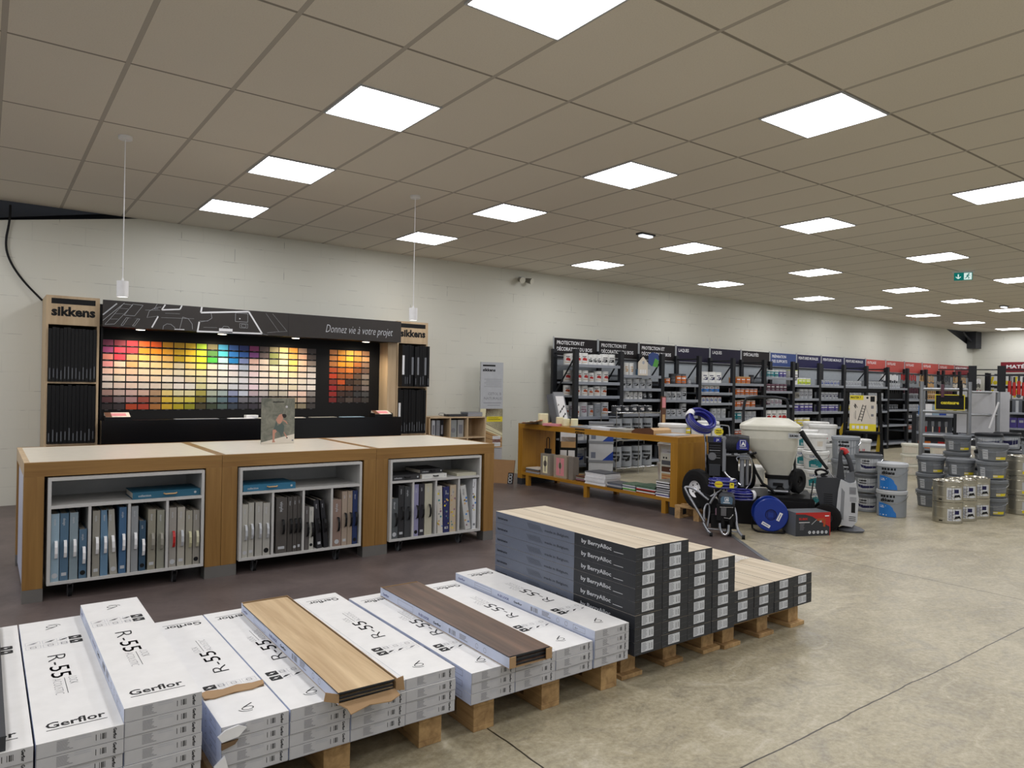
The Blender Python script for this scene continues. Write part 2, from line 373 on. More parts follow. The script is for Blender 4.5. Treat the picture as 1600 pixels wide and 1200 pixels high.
# gable wall with its top sloping away at both ends
mb = MB(); mb.prism([(-6, 0), (WX, 0), (WX, 2.76), (21.6, CEIL+.3), (2.45, CEIL+.3), (1.45, CEIL), (0.115, 3.045), (-6, 2.05)], (0, WY, 0), (1, 0, 0), (0, 0, 1), (0, .2, 0), 'wall'); struct(mb.build('wall_back'))
mb = MB(); mb.box(WX, WX+.2, -4, WY+.2, 0, CEIL+.3, 'wall'); struct(mb.build('wall_right'))
mb = MB(); mb.prism([(-6, 1.9), (2.6, 3.6), (2.6, 4.2), (-6, 4.2)], (0, WY+.21, 0), (1, 0, 0), (0, 0, 1), (0, .04, 0), 'beam'); struct(mb.build('trim_2'))
mb = MB(); mb.box(-6.5, 3, WY+.001, WY+.6, CEIL+.32, CEIL+.36, 'beam'); mb.box(-6.5, 3, WY+.5, WY+.55, 1.5, CEIL+.32, 'beam'); struct(mb.build('light_block_cap'))  # added unseen cap and back sheet, keep sky light out of the notch
mb = MB(); mb.prism([(21.2, 3.4), (24.59, 2.72), (24.59, 3.6), (21.2, 3.6)], (0, WY+.04, 0), (1, 0, 0), (0, 0, 1), (0, .3, 0), 'beam')
mb.box(24.15, 24.55, WY-.25, WY, 2.75, CEIL-.002, 'beam'); mb.tube([(23.6, WY-.1, CEIL-.05), (24.2, WY-.12, 2.95)], .03, 'beam'); struct(mb.build('trim_4'))
# ceiling light panels
def panel_mesh():
    r = thing('ceiling_light_panel', 'x', 'ceiling light', group='square light panels in the tiled ceiling')
    m = MB(); h = .2985; w = .012
    for a_ in ((-h, h, -h, -h+w), (-h, h, h-w, h), (-h, -h+w, -h+w, h-w), (h-w, h, -h+w, h-w)): m.box(a_[0], a_[1], a_[2], a_[3], -.010, -.001, 'lightgrey')
    m.build('frame', r)
    m = MB(); h -= w; m.add([(-h, -h, -.006), (-h, h, -.006), (h, h, -.006), (h, -h, -.006)], [(0, 1, 2, 3)], 'panel_light'); m.build('diffuser', r)
    return r
vis = {(0, -3): 'square light panel cut off by the top edge of the photo', (0, 0): 'large square light panel at upper left, nearest the top edge one', (0, 3): 'square light panel between the upper left one and the one by the left pendant', (0, 6): 'square light panel above the left end of the colour display, right of the left pendant',
 (4, -3): 'large square light panel at upper right of the photo', (4, 0): 'square light panel at middle of ceiling, left of the small detector', (4, 3): 'square light panel between the right pendant and the middle panel', (4, 6): 'square light panel crossed by the right pendant cord',
 (9, -3): 'square light panel cut off by the right edge of the photo'}
P0 = panel_mesh(); first = True
for i, js in ((-9, (-9, -6, -3, 0, 3, 6)), (-5, (-9, -6, -3, 0, 3, 6)), (0, (-12, -9, -6, -3, 0, 3, 6)), (4, (-12, -9, -6, -3, 0, 3, 6)), (9, (-9, -6, -3, 0, 3, 6)), (14, (-9, -6, -3, 0, 3, 6)), (19, (-6, -3, 0, 3, 6)), (23, (-6, -3, 0, 3, 6)), (27, (-3, 0, 3, 6)), (31.4, (-3, 0, 3, 6)), (36, (-3, 0, 3, 6))):
    for j in js:
        lab = vis.get((i, j))
        if not lab:
            if i >= 9 and j >= -3: lab = 'square light panel over paint aisles, %s from the wall in %s cross row' % (ORD[(6-j)//3], ORD[[0, 4, 9, 14, 19, 23, 27, 31.4, 36].index(i)])
            else: lab = 'square light panel outside the frame, %s row from wall, %s cross row' % (ORD[(6-j)//3], ORD[[-9, -5, 0, 4, 9, 14, 19, 23, 27, 31.4, 36].index(i)])
        loc = (GX+(i+.5)*.6, GY+(j+.5)*GS, CEIL)
        if first: P0.location = loc; P0['label'] = lab; first = False
        else: clone(P0, loc, 0, lab)
# pendants over the counter
def pendant(x, y, lab):
    r = thing('pendant_light', lab, 'pendant light', (x, y, CEIL-.001), group='white cylinder pendants over the counter')
    m = MB(); m.lathe([(0, 0), (.05, 0), (.05, -.022), (.046, -.026), (0, -.026)], 'white', 24); m.build('ceiling_rose', r)
    m = MB(); m.cyl((0, 0, -.026), (0, 0, -1.10), .0035, mat='white', n=8); m.build('cord', r)
    m = MB(); m.lathe([(0, -1.095), (.006, -1.095), (.010, -1.115), (.041, -1.118), (.041, -1.238), (.036, -1.240), (.034, -1.232), (0, -1.228)], 'white', 28); s_ = m.build('lamp_shade', r)
    m = MB(); m.disc((0, 0), .033, -1.2335, 'lens_white', 24, up=False); m.build('bulb', s_)
pendant(.853, 6.239, 'white cylinder pendant lamp hanging left, over the left end of the counter')
pendant(3.434, 6.328, 'white cylinder pendant lamp hanging right, over the right counter section')
# exit sign, detectors, twin spot
r = thing('exit_sign', 'green running man exit sign hanging from ceiling', 'exit sign', (12.05, 4.73, CEIL-.001), radians(-66)); r.scale = (.86, 1, .62)
m = MB(); m.box(-.17, .17, -.03, .03, -.035, 0, 'white'); m.build('housing', r)
m = MB(); m.box(-.14, .14, -.006, .006, -.225, -.035, 'exit_ground')
for sgn in (1,):
    p = Pl(m, (-.14, -.0065, -.225), (1, 0, 0), (0, 0, 1))
    p.rect(.15, .012, .268, .178, 'exit_glow'); p.up()
    p.line((.065, .15), (.065, .05), .018, 'exit_glow'); p.line((.065, .04), (.028, .09), .016, 'exit_glow'); p.line((.065, .04), (.102, .09), .016, 'exit_glow')
    g = 'exit_ground'; p.disc(.222, .152, .014, g); p.line((.215, .135), (.200, .085), .024, g); p.line((.214, .128), (.182, .115), .010, g); p.line((.212, .128), (.240, .105), .010, g)
    p.line((.202, .09), (.228, .062), .013, g); p.line((.228, .062), (.218, .03), .012, g); p.line((.198, .09), (.184, .055), .013, g); p.line((.184, .055), (.160, .045), .012, g)
m.build('sign_panel', r)
for (x, y, lab) in ((6.459, 6.06, 'small white emergency light block on the ceiling near the middle'), (17.45, 6.05, 'tiny white ceiling detector far off near the right edge')):
    r = thing('emergency_light', lab, 'emergency light', (x, y, CEIL-.001), radians(0))
    m = MB(); m.box(-.12, .12, -.05, .05, -.018, 0, 'darkgrey'); m.build('base', r); m = MB(); m.box(-.09, .09, -.035, .035, -.04, -.018, 'lens_soft'); m.build('diffuser', r)
r = thing('twin_spotlight', 'beige twin spotlight fixed high on the white block wall', 'wall light', (7.05, WY-.001, 3.12))
m = MB(); m.box(-.05, .05, -.03, 0, -.04, .04, 'lightgrey'); m.build('bracket', r)
for sx in (-.06, .07):
    m = MB(); m.cyl((sx, -.04, -.01), (sx*1.5, -.16, -.04), .035, .05, 'stone', 18, capmat='cream_plastic'); m.build('spot_head', r)
m = MB(); m.tube([(.20, WY-.10, 3.20), (.20, WY-.03, 3.05), (.16, WY-.03, 2.8), (.2, WY-.03, 2.62), (.32, WY-.03, 2.42), (.5, WY-.05, 2.22)], .011, 'black', 8, smooth=3); tag(m.build('cable'), 'black cable hanging down the left wall to the colour display', 'cable')

# ================================================================ pallets and cartons
PAL = .144
def pallet(x, y, z, lab, kind=0, w=.8, L=1.2, rz=0):
    """four way pallet, its short side to the aisle"""
    r = thing('pallet', lab, 'pallet', (x, y, z), rz, 'wooden pallets under the flooring cartons')
    for k in range(5):
        yy = .0 + k*(L-.10)/4 if kind == 0 else 0
        m = MB()
        if kind == 0: m.box(0, w, yy, yy+(.145 if k in (0, 4) else .10) - (.045 if k == 4 else 0), .122, .144, 'pine_x')
        else:
            xx = k*(w-.10)/4; m.box(xx, xx+.10, -.02, L, .122, .144, 'pine_y')
        m.build('top_board', r, bevel=.002)
    for k in range(3):
        yy = k*(L-.10)/2
        m = MB(); m.box(0, w, yy, yy+.10, .100, .122, 'pine_x') if kind == 1 else m.box(k*(w-.10)/2, k*(w-.10)/2+.10, 0, L, .100, .122, 'pine_y')
        m.build('stringer_board', r, bevel=.002)
    for kx in range(3):
        m = MB(); xx = kx*(w-.10)/2
        m.box(xx-(.02 if kind else 0), xx+.10+(.02 if kind else 0), -.0 - (.03 if kind else 0), L, 0, .022, 'pine_y'); m.build('bottom_board', r, bevel=.002)
        for ky in range(3):
            yy = ky*(L-.13)/2
            m = MB(); m.box(xx, xx+.10, yy, yy+.13, .022, .100, 'pine_y'); m.build('block', r, bevel=.002)
    return r
pallet(-.31, 2.40, 0, 'wooden pallet at far left under the tallest white carton stacks')
pallet(.60, 2.40, 0, 'wooden pallet under the white cartons with the open oak plank pack', w=.86)
pallet(1.60, 2.385, 0, 'wooden pallet under the white cartons with the open walnut plank pack')
pallet(2.48, 2.44, 0, 'pallet with foot boards under the tall dark carton stack', 1, w=.70, L=1.0)
pallet(3.23, 2.42, 0, 'pallet with foot boards under the low dark carton stack at right', 1, w=.72, L=1.0)

BW, BL, BH = .2125, 1.165, .0415
def white_carton(flip):
    m = MB(); m.box(0, BW, 0, BL, 0, BH, ['carton_white', 'carton_white', 'carton_grey', 'carton_blue', 'carton_grey', 'carton_blue'])  # white card: ends greyed for shade, long sides blued for daylight, in colour
    # top print
    p = Pl(m, (0, 0, BH) if not flip else (BW, BL, BH), (1, 0, 0) if not flip else (-1, 0, 0), (0, 1, 0) if not flip else (0, -1, 0), .0003)
    p.text('Gerflor', .028, .088, .040, 'ink', width=.150, bold=.02); p.rect(.028, .072, .180, .076, 'ink')
    # R-55 reads towards the near end, letter tops to the right
    q = Pl(m, p.p(.068, .715), -p.V, p.U, 0)
    q.text('R-55', 0, 0, .060, 'ink', width=.235, bold=-.012); q.text('55', .118, .0, .060, 'ink', width=.117, bold=.004)
    q.text('LOCK', .245, .045, .026, 'ink_grey', width=.066, bold=-.02); q.line((.245, .034), (.385, .034), .0018, 'ink'); q.text('ACOUSTIC', .245, .0, .026, 'ink_grey', width=.14, bold=-.02)
    # pictogram rows
    for rr_, v in enumerate((.820, .868)):
        p.poly([(.148, v), (.186, v), (.190, v+.004), (.190, v+.034), (.186, v+.038), (.148, v+.038)], 'ink')
        for a_, b_ in ((.008, .058), (.062, .112), (.118, .142)):
            p.frame(a_+.002, v+.002, b_-.002, v+.036, .0012, 'ink_soft')
            c_ = (a_+b_)/2
            if rr_: p.poly([(c_-.018, v+.010), (c_+.004, v+.012), (c_+.018, v+.028), (c_+.002, v+.024)], 'ink_grey' if a_ < .06 else 'ink')
            else: p.frame(c_-.008, v+.010, c_+.008, v+.028, .002, 'ink_grey'); p.line((c_-.016, v+.02), (c_+.016, v+.02), .001, 'ink_grey')
        p.up(.0002)
        p.line((.155, v+.012), (.182, v+.026), .002, 'carton_white'); p.disc(.169, v+.019, .006, 'carton_white', 10); p.k -= .0002
    c0, c1 = .105, 1.07; pts = [(c0+.018*cos(t*.35), c1+.013*sin(t*.35)) for t in range(19)]; p.path(pts, .0035, 'ink')
    p.line((c0+.010, c1-.012), (c0-.022, c1-.034), .005, 'ink'); p.path([(c0+.03*cos(t*.3+.1), c1+.024*sin(t*.3+.1)) for t in range(7)], .0035, 'ink')
    # both ends: address lines, bar code, name set on end
    for O, U in (((0, 0, 0), (1, 0, 0)), ((BW, BL, 0), (-1, 0, 0))):
        e = Pl(m, O, U, (0, 0, 1))
        e.lines(.048, .088, .036, .0042, 7, .0016, 'ink_grey', 4); e.lines(.090, .135, .037, .006, 2, .0014, 'ink_soft', 6)
        e.bars(.142, .014, .172, .031, 'ink', 13, 5); e.k += .0002
        w = Pl(m, e.p(.186, .038), -e.V, e.U, 0); w.text('Gerflor', 0, 0, .0085, 'ink', width=.032, bold=.03); e.k = 0
        e.rect(0, .0003, BW, .0013, 'ink_grey'); e.rect(.0003, 0, .0016, BH, 'ink_grey')
    # long sides
    for O, U in (((0, BL, 0), (0, -1, 0)), ((BW, 0, 0), (0, 1, 0))):
        s_ = Pl(m, O, U, (0, 0, 1))
        s_.text('Gerflor', .03, .014, .012, 'deepblue', width=.07, bold=.02); s_.frame(.20, .008, .36, .034, .0014, 'ink_grey'); s_.line((.20, .02), (.36, .02), .0012, 'ink_grey')
        s_.text('R-55 LOCK', .42, .014, .011, 'deepblue', width=.10, bold=.03); s_.text('Gerflor', .56, .014, .011, 'ink', width=.07, bold=.03)
        s_.bars(.70, .010, .76, .032, 'ink_grey', 10, 9); s_.lines(.79, .86, .034, .006, 4, .003, 'ink_grey', 9)
        for c_ in (.91, .97): s_.path([(c_+.010*cos(t*.6), .021+.010*sin(t*.6)) for t in range(11)], .0016, 'ink_grey')
        s_.frame(1.02, .010, 1.10, .032, .0012, 'ink_grey'); s_.text('A+', 1.03, .014, .012, 'ink_grey')
    return m
WC = {0: white_carton(False), 1: white_carton(True)}
_wm = {}
def put_carton(kind, mbuild, x, y, z, lab, group, rz=0):
    if kind not in _wm:
        o = mbuild.build('flooring_carton', bevel=0); _wm[kind] = o.data
    else:
        o = bpy.data.objects.new('flooring_carton', _wm[kind]); COL.objects.link(o)
    o.location = (x, y, z); o.rotation_euler = (0, 0, rz)
    tag(o, lab, 'carton', group); return o
rg = random.Random(5)
def level(k, n):
    if k == n-1: return 'topmost'
    if k == 0: return 'lowest'
    return ORD[n-1-k] + ' from top'
def column(kind, mbuild, x, n, col, pal, pitch, z0=PAL+.0005, y=2.325, grp='white flooring cartons on the pallets', colour='white', jit=.003, zb=0):
    for k in range(n):
        put_carton(kind, mbuild, x+rg.uniform(-jit*.4, jit*.4), y+rg.uniform(-jit, jit), z0+k*pitch,
            '%s carton, %s in %s column of the %s' % (colour, level(k, n), col, pal), grp)
pal0 = 'far left pallet'
for x, n, c in ((-.090, 6, 'leftmost'), (.1285, 6, 'middle'), (.343, 7, 'rightmost')): column(0, WC[0], x, n, c, pal0, .042)
pal1 = 'oak plank pallet'
for x, n, c in ((.614, 4, 'leftmost'), (.831, 4, 'second'), (1.0455, 4, 'third'), (1.2605, 4, 'rightmost')): column(1, WC[1], x, n, c, pal1, .042)
pal2 = 'walnut plank pallet'
for x, n, c in ((1.547, 3, 'leftmost'), (1.762, 3, 'second'), (1.9765, 3, 'third'), (2.199, 4, 'rightmost')): column(1, WC[1], x, n, c, pal2, .042)
# torn kraft strip on the first carton of pallet 1
m = MB(); zt = PAL+4*.042
m.prism([(0, 0), (.03, -.012), (.10, .0), (.16, -.006), (.205, .012), (.21, .045), (.17, .04), (.12, .052), (.07, .04), (.02, .055), (0, .045)], (.616, 2.555, zt+.002), (1, 0, 0), (0, 1, .04), (0, 0, .004), 'kraft')
m.prism([(0, 0), (.2, .01), (.2, .02), (0, .008)], (.618, 2.548, zt+.001), (1, 0, 0), (0, 1, 0), (0, 0, .002), 'kraft_dark')
tag(m.build('torn_cardboard_strip'), 'torn strip of brown cardboard on the white carton beside the tallest stack', 'cardboard')
m = MB(); m.prism([(0, 0), (.05, .006), (.075, .03), (.05, .042), (.01, .036), (-.012, .02)], (.612, 2.3205, .268), (1, 0, 0), (0, 0, 1), (0, -.012, .003), 'white')
m.prism([(0, 0), (.04, .01), (.05, .022), (0, .02)], (.612, 2.319, .245), (1, 0, 0), (0, 0, 1), (0, -.008, 0), 'kraft_dark'); m.prism([(0, 0), (.03, .02), (.02, .06), (-.01, .03)], (.600, 2.315, .17), (1, -.2, 0), (0, 0, 1), (0, -.008, 0), 'white')
tag(m.build('torn_paper_flap'), 'torn white paper hanging from the crushed corner of the carton stack', 'torn paper')

def open_pack(name, lab, x, y, z, wood_, n, rz, mat_in, planklab, top):
    r = thing(name, lab, 'open carton', (x, y, z), rz)
    w, L, h = .215, 1.165, .046
    m = MB(); m.box(0, w, 0, L, 0, .002, 'kraft')
    m.box(0, .002, 0, L, .002, h, ['kraft', 'kraft', 'kraft', 'kraft', 'kraft', 'carton_blue']); m.box(w-.002, w, 0, L, .002, h, ['kraft', 'kraft', 'kraft', 'carton_white', 'kraft', 'kraft']); m.box(.002, w-.002, L-.002, L, .002, h, 'kraft')  # outer left wall has the bluish daylight painted into its colour
    s_ = Pl(m, (0, L, 0), (0, -1, 0), (0, 0, 1)); s_.text('Gerflor', .03, .014, .012, 'deepblue', width=.07, bold=.02); s_.frame(.20, .008, .36, .034, .0014, 'ink_grey'); s_.text('Gerflor', .56, .014, .011, 'ink', width=.07, bold=.03)
    s_.text('R-55 LOCK', .42, .014, .011, 'deepblue', width=.10, bold=.03); s_.bars(.70, .010, .76, .032, 'ink_grey', 10, 9); s_.lines(.79, .86, .034, .006, 4, .003, 'ink_grey', 9)
    for c_ in (.93, .99): s_.path([(c_+.010*cos(t*.6), .021+.010*sin(t*.6)) for t in range(11)], .0016, 'ink_grey')
    m.build('carton_tray', r)
    if top == 'oak':
        m = MB(); m.prism([(0, 0), (w*.98, .004), (w, -.028), (w*.8, -.045), (w*.45, -.036), (w*.1, -.055), (.02, -.03)], (.0, 0, .004), (1, 0, 0), (0, 1, .35), (0, 0, .003), 'kraft'); m.build('flap', r)
        m = MB(); m.prism([(0, 0), (-.045, .005), (-.04, .035), (0, .03)], (0, .0, .008), (1, -.3, -.15), (0, 0, 1), (0, .003, 0), 'kraft'); m.build('flap', r)
        m = MB(); m.prism([(0, 0), (.025, .0), (.02, .05), (0, .04)], (w, .0, .002), (1, -.6, 0), (0, 0, 1), (0, .003, 0), 'kraft'); m.build('flap', r)
    else:
        for xx in (0, w-.03):
            m = MB(); m.box(xx, xx+.03, -.004, 0, .002, h, 'kraft'); m.build('flap', r)
    T = Matrix.Translation((x, y, z)) @ Matrix.Rotation(rz, 4, 'Z')
    ph = .0058 if n > 5 else .007
    for k in range(n):
        last = k == n-1
        m = MB(); dx = .004+rg.uniform(-.0015, .0015) if not last else -.006 if top == 'oak' else .0
        y0 = rg.uniform(.006, .02) if not last else (-.012 if top == 'oak' else .004)
        m.box(dx, dx+.203+(.004 if last else 0), y0, y0+1.135, 0, ph*.80, ['ink_grey', wood_, mat_in, 'darkgrey', 'darkgrey', 'darkgrey'])
        zz = .0026+k*ph + (.001 if last else 0)
        o = m.build('floor_plank', loc=tuple(T @ Vector((0, 0, zz))), rz=rz)
        tag(o, '%s, %s in its open carton' % (planklab, level(k, n)), 'floor plank', planklab + 's in the open carton')
open_pack('plank_carton', 'opened white carton of light oak planks with torn brown end flaps', .972, 2.262, PAL+4*.042+.001, 'oakplank', 8, radians(-.6), 'darkgrey', 'light oak vinyl floor plank', 'oak')
open_pack('plank_carton', 'opened white carton of dark walnut planks with an open front', 1.692, 2.275, PAL+3*.042+.001, 'walnut', 8, radians(-.5), 'darkgrey', 'dark walnut vinyl floor plank', 'walnut')
# a lone grey carton end at the left edge of the photo

column(0, WC[0], -.3080, 6, 'outermost left', pal0, .042)
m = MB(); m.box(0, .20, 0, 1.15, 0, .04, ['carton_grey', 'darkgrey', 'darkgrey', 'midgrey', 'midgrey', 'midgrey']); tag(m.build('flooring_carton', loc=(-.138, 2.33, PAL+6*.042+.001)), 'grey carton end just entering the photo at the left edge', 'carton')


DW, DL = .1845, 1.13
def dark_carton(dh):
    m = MB(); m.box(0, DW, 0, DL, 0, dh, ['dark_carton', 'paleoak', 'dark_carton', 'dark_carton', 'dark_carton', 'slate_carton'])
    s_ = Pl(m, (0, DL, 0), (0, -1, 0), (0, 0, 1)); s_.rect(.70, .0005, DL, dh-.0005, 'dark_carton'); s_.k += .0003
    s_.text('laminate', .02, dh*.35, dh*.22, 'ink', width=.10, bold=.02); s_.text('made in Belgium.', .46, dh*.35, dh*.22, 'darkgrey', width=.20, bold=.01)
    for i in range(12): s_.line((.30+i*.010, dh*.75), (.33+i*.010, dh*.25), .0015, 'darkgrey')
    s_.text('by BerryAlloc', .755, dh*.34, dh*.34, 'print_light', width=.215, bold=.015); s_.line((.985, dh*.30), (1.05, dh*.30), .0025, 'print_light')
    e = Pl(m, (0, 0, 0), (1, 0, 0), (0, 0, 1))
    e.rect(.046, dh*.16, .128, dh*.90, 'print_light'); e.up()
    e.lines(.050, .088, dh*.82, dh*.105, 6, dh*.035, 'midgrey', 3); e.bars(.097, dh*.28, .122, dh*.72, 'ink', 9, 4)
    for v in (.3, .45, .6): e.rect(.097, dh*v, .122, dh*(v+.03), 'print_light')
    e.line((.0, dh*.42), (.044, dh*.5), .0009, 'midgrey'); e.line((.13, dh*.5), (DW, dh*.55), .0009, 'midgrey'); e.rect(.008, dh*.12, .03, dh*.15, 'midgrey')
    return m
D8 = dark_carton(.0620); D3 = dark_carton(.0580)
for x, n, c in ((2.4515, 8, 'leftmost'), (2.6395, 8, 'second'), (2.8265, 7, 'third'), (3.0145, 6, 'rightmost')):
    column('d8', D8, x, n, c, 'tall dark stack', .0631, y=2.325, grp='dark flooring cartons in the tall stack', colour='dark grey', jit=.0015)
for x, n, c in ((3.2115, 3, 'leftmost'), (3.4015, 3, 'second'), (3.5915, 3, 'third'), (3.781, 3, 'rightmost')):
    column('d3', D3, x, n, c, 'low dark stack', .0590, y=2.345, grp='dark flooring cartons in the low stack', colour='dark grey', jit=.0015)
m = MB(); zt = PAL+3*.059+.001; rg2 = random.Random(2); nx, ny = 9, 13
vs = [(i/(nx-1)*.24-.01, j/(ny-1)*.36, .003+.010*rg2.random()**2) for j in range(ny) for i in range(nx)]
m.add(vs, [(j*nx+i, j*nx+i+1, (j+1)*nx+i+1, (j+1)*nx+i) for j in range(ny-1) for i in range(nx-1)], 'film'); tag(m.build('plastic_wrap', loc=(3.70, 2.72, zt), rz=.1), 'crumpled clear plastic wrap lying on the low carton stack', 'plastic wrap')
# ================================================================ long counter of three sections
CT = .865
def counter(x0, w, lab, left_end):
    r = thing('display_counter', lab, 'counter', (x0, 5.27, 0), 0, 'joined counter sections')
    L = 1.19; lw = .105; ap = .088
    m = MB(); m.box(.0, w, 0, .03, CT-ap, CT, 'oak_x'); m.build('apron', r, bevel=.001)
    m = MB(); m.box(.0, w, L-.03, L, CT-ap, CT, 'oak_x'); m.build('apron', r)
    for xx in (0, w-.03):
        m = MB(); m.box(xx, xx+.03, .03, L-.03, CT-ap, CT, 'birch' if xx == 0 and left_end else 'oak_x'); m.build('apron', r)
    m = MB(); m.box(.03, w-.03, .03, L-.03, CT-.03, CT-.001, 'laminate_top'); m.build('counter_top', r)
    for xx in (0, w-lw):
        for yy in (0, L-.10):
            m = MB(); m.box(xx, xx+lw, yy, yy+.10, .085, CT-ap, 'oak_z'); lg = m.build('leg', r, bevel=.001)
            m = MB(); m.box(xx-.001, xx+lw+.001, yy-.001, yy+.101, 0, .085, 'brushed'); m.build('foot_sleeve', lg)
    for xx in (.012, w-.03):
        m = MB(); m.box(xx, xx+.018, .10, L-.10, .03, CT-ap, 'panel_white'); m.build('side_panel', r)
    m = MB(); m.box(lw, w-lw, .62, .638, .05, CT-ap, 'black'); m.build('back_panel', r)
counter(.207, 1.155, 'left section of the long oak counter with white top, white end panel showing', True)
counter(1.364, 1.185, 'middle section of the long oak counter with white top, under the poster card', False)
counter(2.551, 1.155, 'right section of the long oak counter with white top, nearest the amber table', False)
def rolling(x0, x1, lab, parts):
    r = thing('rolling_shelf_unit', lab, 'shelf unit', (x0, 5.235, 0), 0, 'white shelf units on castors under the counter')
    w = x1-x0; t = .018; D = .50; z0, z1, zs = .105, .768, .595
    m = MB(); m.box(0, t, 0, D, z0, z1, 'cab_white'); m.build('side_panel', r)
    m = MB(); m.box(w-t, w, 0, D, z0, z1, 'cab_white'); m.build('side_panel', r)
    m = MB(); m.box(t, w-t, 0, D, z0, z0+t, 'cab_white'); m.build('bottom_panel', r)
    m = MB(); m.box(t, w-t, 0, D, z1-t, z1, 'cab_white'); m.build('top_panel', r)
    m = MB(); m.box(t, w-t, D-t, D, z0+t, z1-t, 'cab_white'); m.build('back_panel', r)
    m = MB(); m.box(t, w-t, .0, D-t, zs-t, zs, 'cab_white'); m.build('shelf', r)
    for k in parts:
        m = MB(); m.box(k-x0-.008, k-x0+.008, .002, D-t, z0+t, zs-t, 'cab_white'); m.build('divider', r)
    for xx in (.13, w-.17):
        for yy in (.07, D-.07):
            m = MB(); m.box(xx-.03, xx+.03, yy-.03, yy+.03, z0-.006, z0, 'steel'); m.cyl((xx, yy, z0-.006), (xx, yy, z0-.022), .012, mat='steel', n=10)
            m.prism([(-.02, 0), (.02, 0), (.03, -.055), (.016, -.062), (-.006, -.03)], (xx-.016, yy, z0-.020), (0, 1, 0), (0, 0, 1), (.004, 0, 0), 'steel'); m.prism([(-.02, 0), (.02, 0), (.03, -.055), (.016, -.062), (-.006, -.03)], (xx+.012, yy, z0-.020), (0, 1, 0), (0, 0, 1), (.004, 0, 0), 'steel')
            c_ = m.build('castor', r)
            m = MB(); m.cyl((xx-.011, yy+.02, .036), (xx+.011, yy+.02, .036), .036, mat='rubber', n=20, capmat='grey'); m.build('wheel', c_)
rolling(.33, 1.24, 'white castor shelf unit under the left counter section, full of blue and grey binders', (.556, .780, 1.008))
rolling(1.478, 2.412, 'white castor shelf unit under the middle counter section, dark binders inside', (1.716, 1.945, 2.168))
rolling(2.660, 3.547, 'white castor shelf unit under the right counter section, patterned sample books inside', (2.874, 3.092, 3.320))
def binder(x, w, hgt, col, handle, i, lab, tilt=0.0, grp='sample binders standing in the counter shelf units'):
    z0 = .1235
    r = thing('sample_binder', lab, 'binder', (x, 5.25, z0), 0, grp); r.rotation_euler = (0, tilt, 0)
    D = .30; rg_ = random.Random(int(x*1000))
    m = MB(); m.box(0, .005, .0, D, 0, hgt, col); m.box(w-.005, w, 0, D, 0, hgt, col); m.box(.005, w-.005, 0, .005, 0, hgt, col); s_ = m
    p = Pl(s_, (0, 0, 0), (1, 0, 0), (0, 0, 1)); prn = 'lightgrey' if col not in ('#c8c4ba', '#d4d6d8', '#c0c0bc', '#b0b0a8') else 'grey'
    q = Pl(s_, (w*.35, -.0004, hgt-.03), (0, 0, -1), (1, 0, 0)); q.text(rg_.choice(['sols', 'murs', 'vinyle', 'design', 'decor']), 0, 0, w*.30, prn, bold=.01)
    if i % 3 == 0 and handle != 'clearno': p.disc(w/2, .035, min(w*.36, .018), 'ink' if i % 2 else 'lightgrey', 20)
    elif i % 3 == 1: p.rect(w*.2, .03, w*.8, .05, prn)
    if handle == 'clearno':
        for k in range(14):
            u, v = rg_.uniform(.1, .9)*w, rg_.uniform(.03, hgt-.06); p.disc(u, v, rg_.uniform(.004, .010), rg_.choice(['teal', 'skyblue', 'yellow', 'mauve', 'grey', 'tan']), 8)
    s_.build('cover', r)
    m = MB(); m.box(.006, w-.006, .006, D-.005, .004, hgt-.006, 'chart'); m.build('pages', r)
    if handle != 'clearno':
        m = MB(); zc = hgt*.47; pts = [(w*.62, 0, zc+.055), (w*.62, -.018, zc+.05), (w*.62, -.030, zc+.02), (w*.62, -.030, zc-.02), (w*.62, -.018, zc-.05), (w*.62, 0, zc-.055)]
        q = [Vector(a) for a in pts]
        for a_, b_ in zip(q, q[1:]):
            m.add([(a_.x-.008, a_.y, a_.z), (a_.x+.008, a_.y, a_.z), (b_.x+.008, b_.y, b_.z), (b_.x-.008, b_.y, b_.z)], [(0, 1, 2, 3)], handle)
            m.add([(a_.x-.008, a_.y+.004, a_.z), (a_.x+.008, a_.y+.004, a_.z), (b_.x+.008, b_.y+.004, b_.z), (b_.x-.008, b_.y+.004, b_.z)], [(3, 2, 1, 0)], handle)
            for sx in (-.008, .008): m.add([(a_.x+sx, a_.y, a_.z), (b_.x+sx, b_.y, b_.z), (b_.x+sx, b_.y+.004, b_.z), (a_.x+sx, a_.y+.004, a_.z)], [(0, 1, 2, 3)], handle)
        m.build('handle', r)
U1 = [(.350,.044,.42,'paleblue','white'),(.398,.045,.42,'steelblue','white'),(.449,.045,.42,'#7f8f96','white'),(.501,.042,.31,'steelblue','white'),
(.574,.040,.42,'stone','white'),(.619,.042,.42,'#5f7f98','white'),(.674,.042,.42,'#9a988e','white'),(.724,.041,.43,'#3f6284','white'),
(.793,.041,.43,'#8e9294','white'),(.842,.038,.33,'#2f4a5e','white'),(.893,.046,.40,'#8c8878','stone'),(.948,.045,.39,'#8a8a7c','stone'),
(1.022,.045,.40,'#96928a','red'),(1.075,.045,.40,'#a8a498','lightgrey'),(1.128,.041,.37,'#979384','#b8b490'),(1.174,.042,.37,'#8e8a80','#c0bca0')]
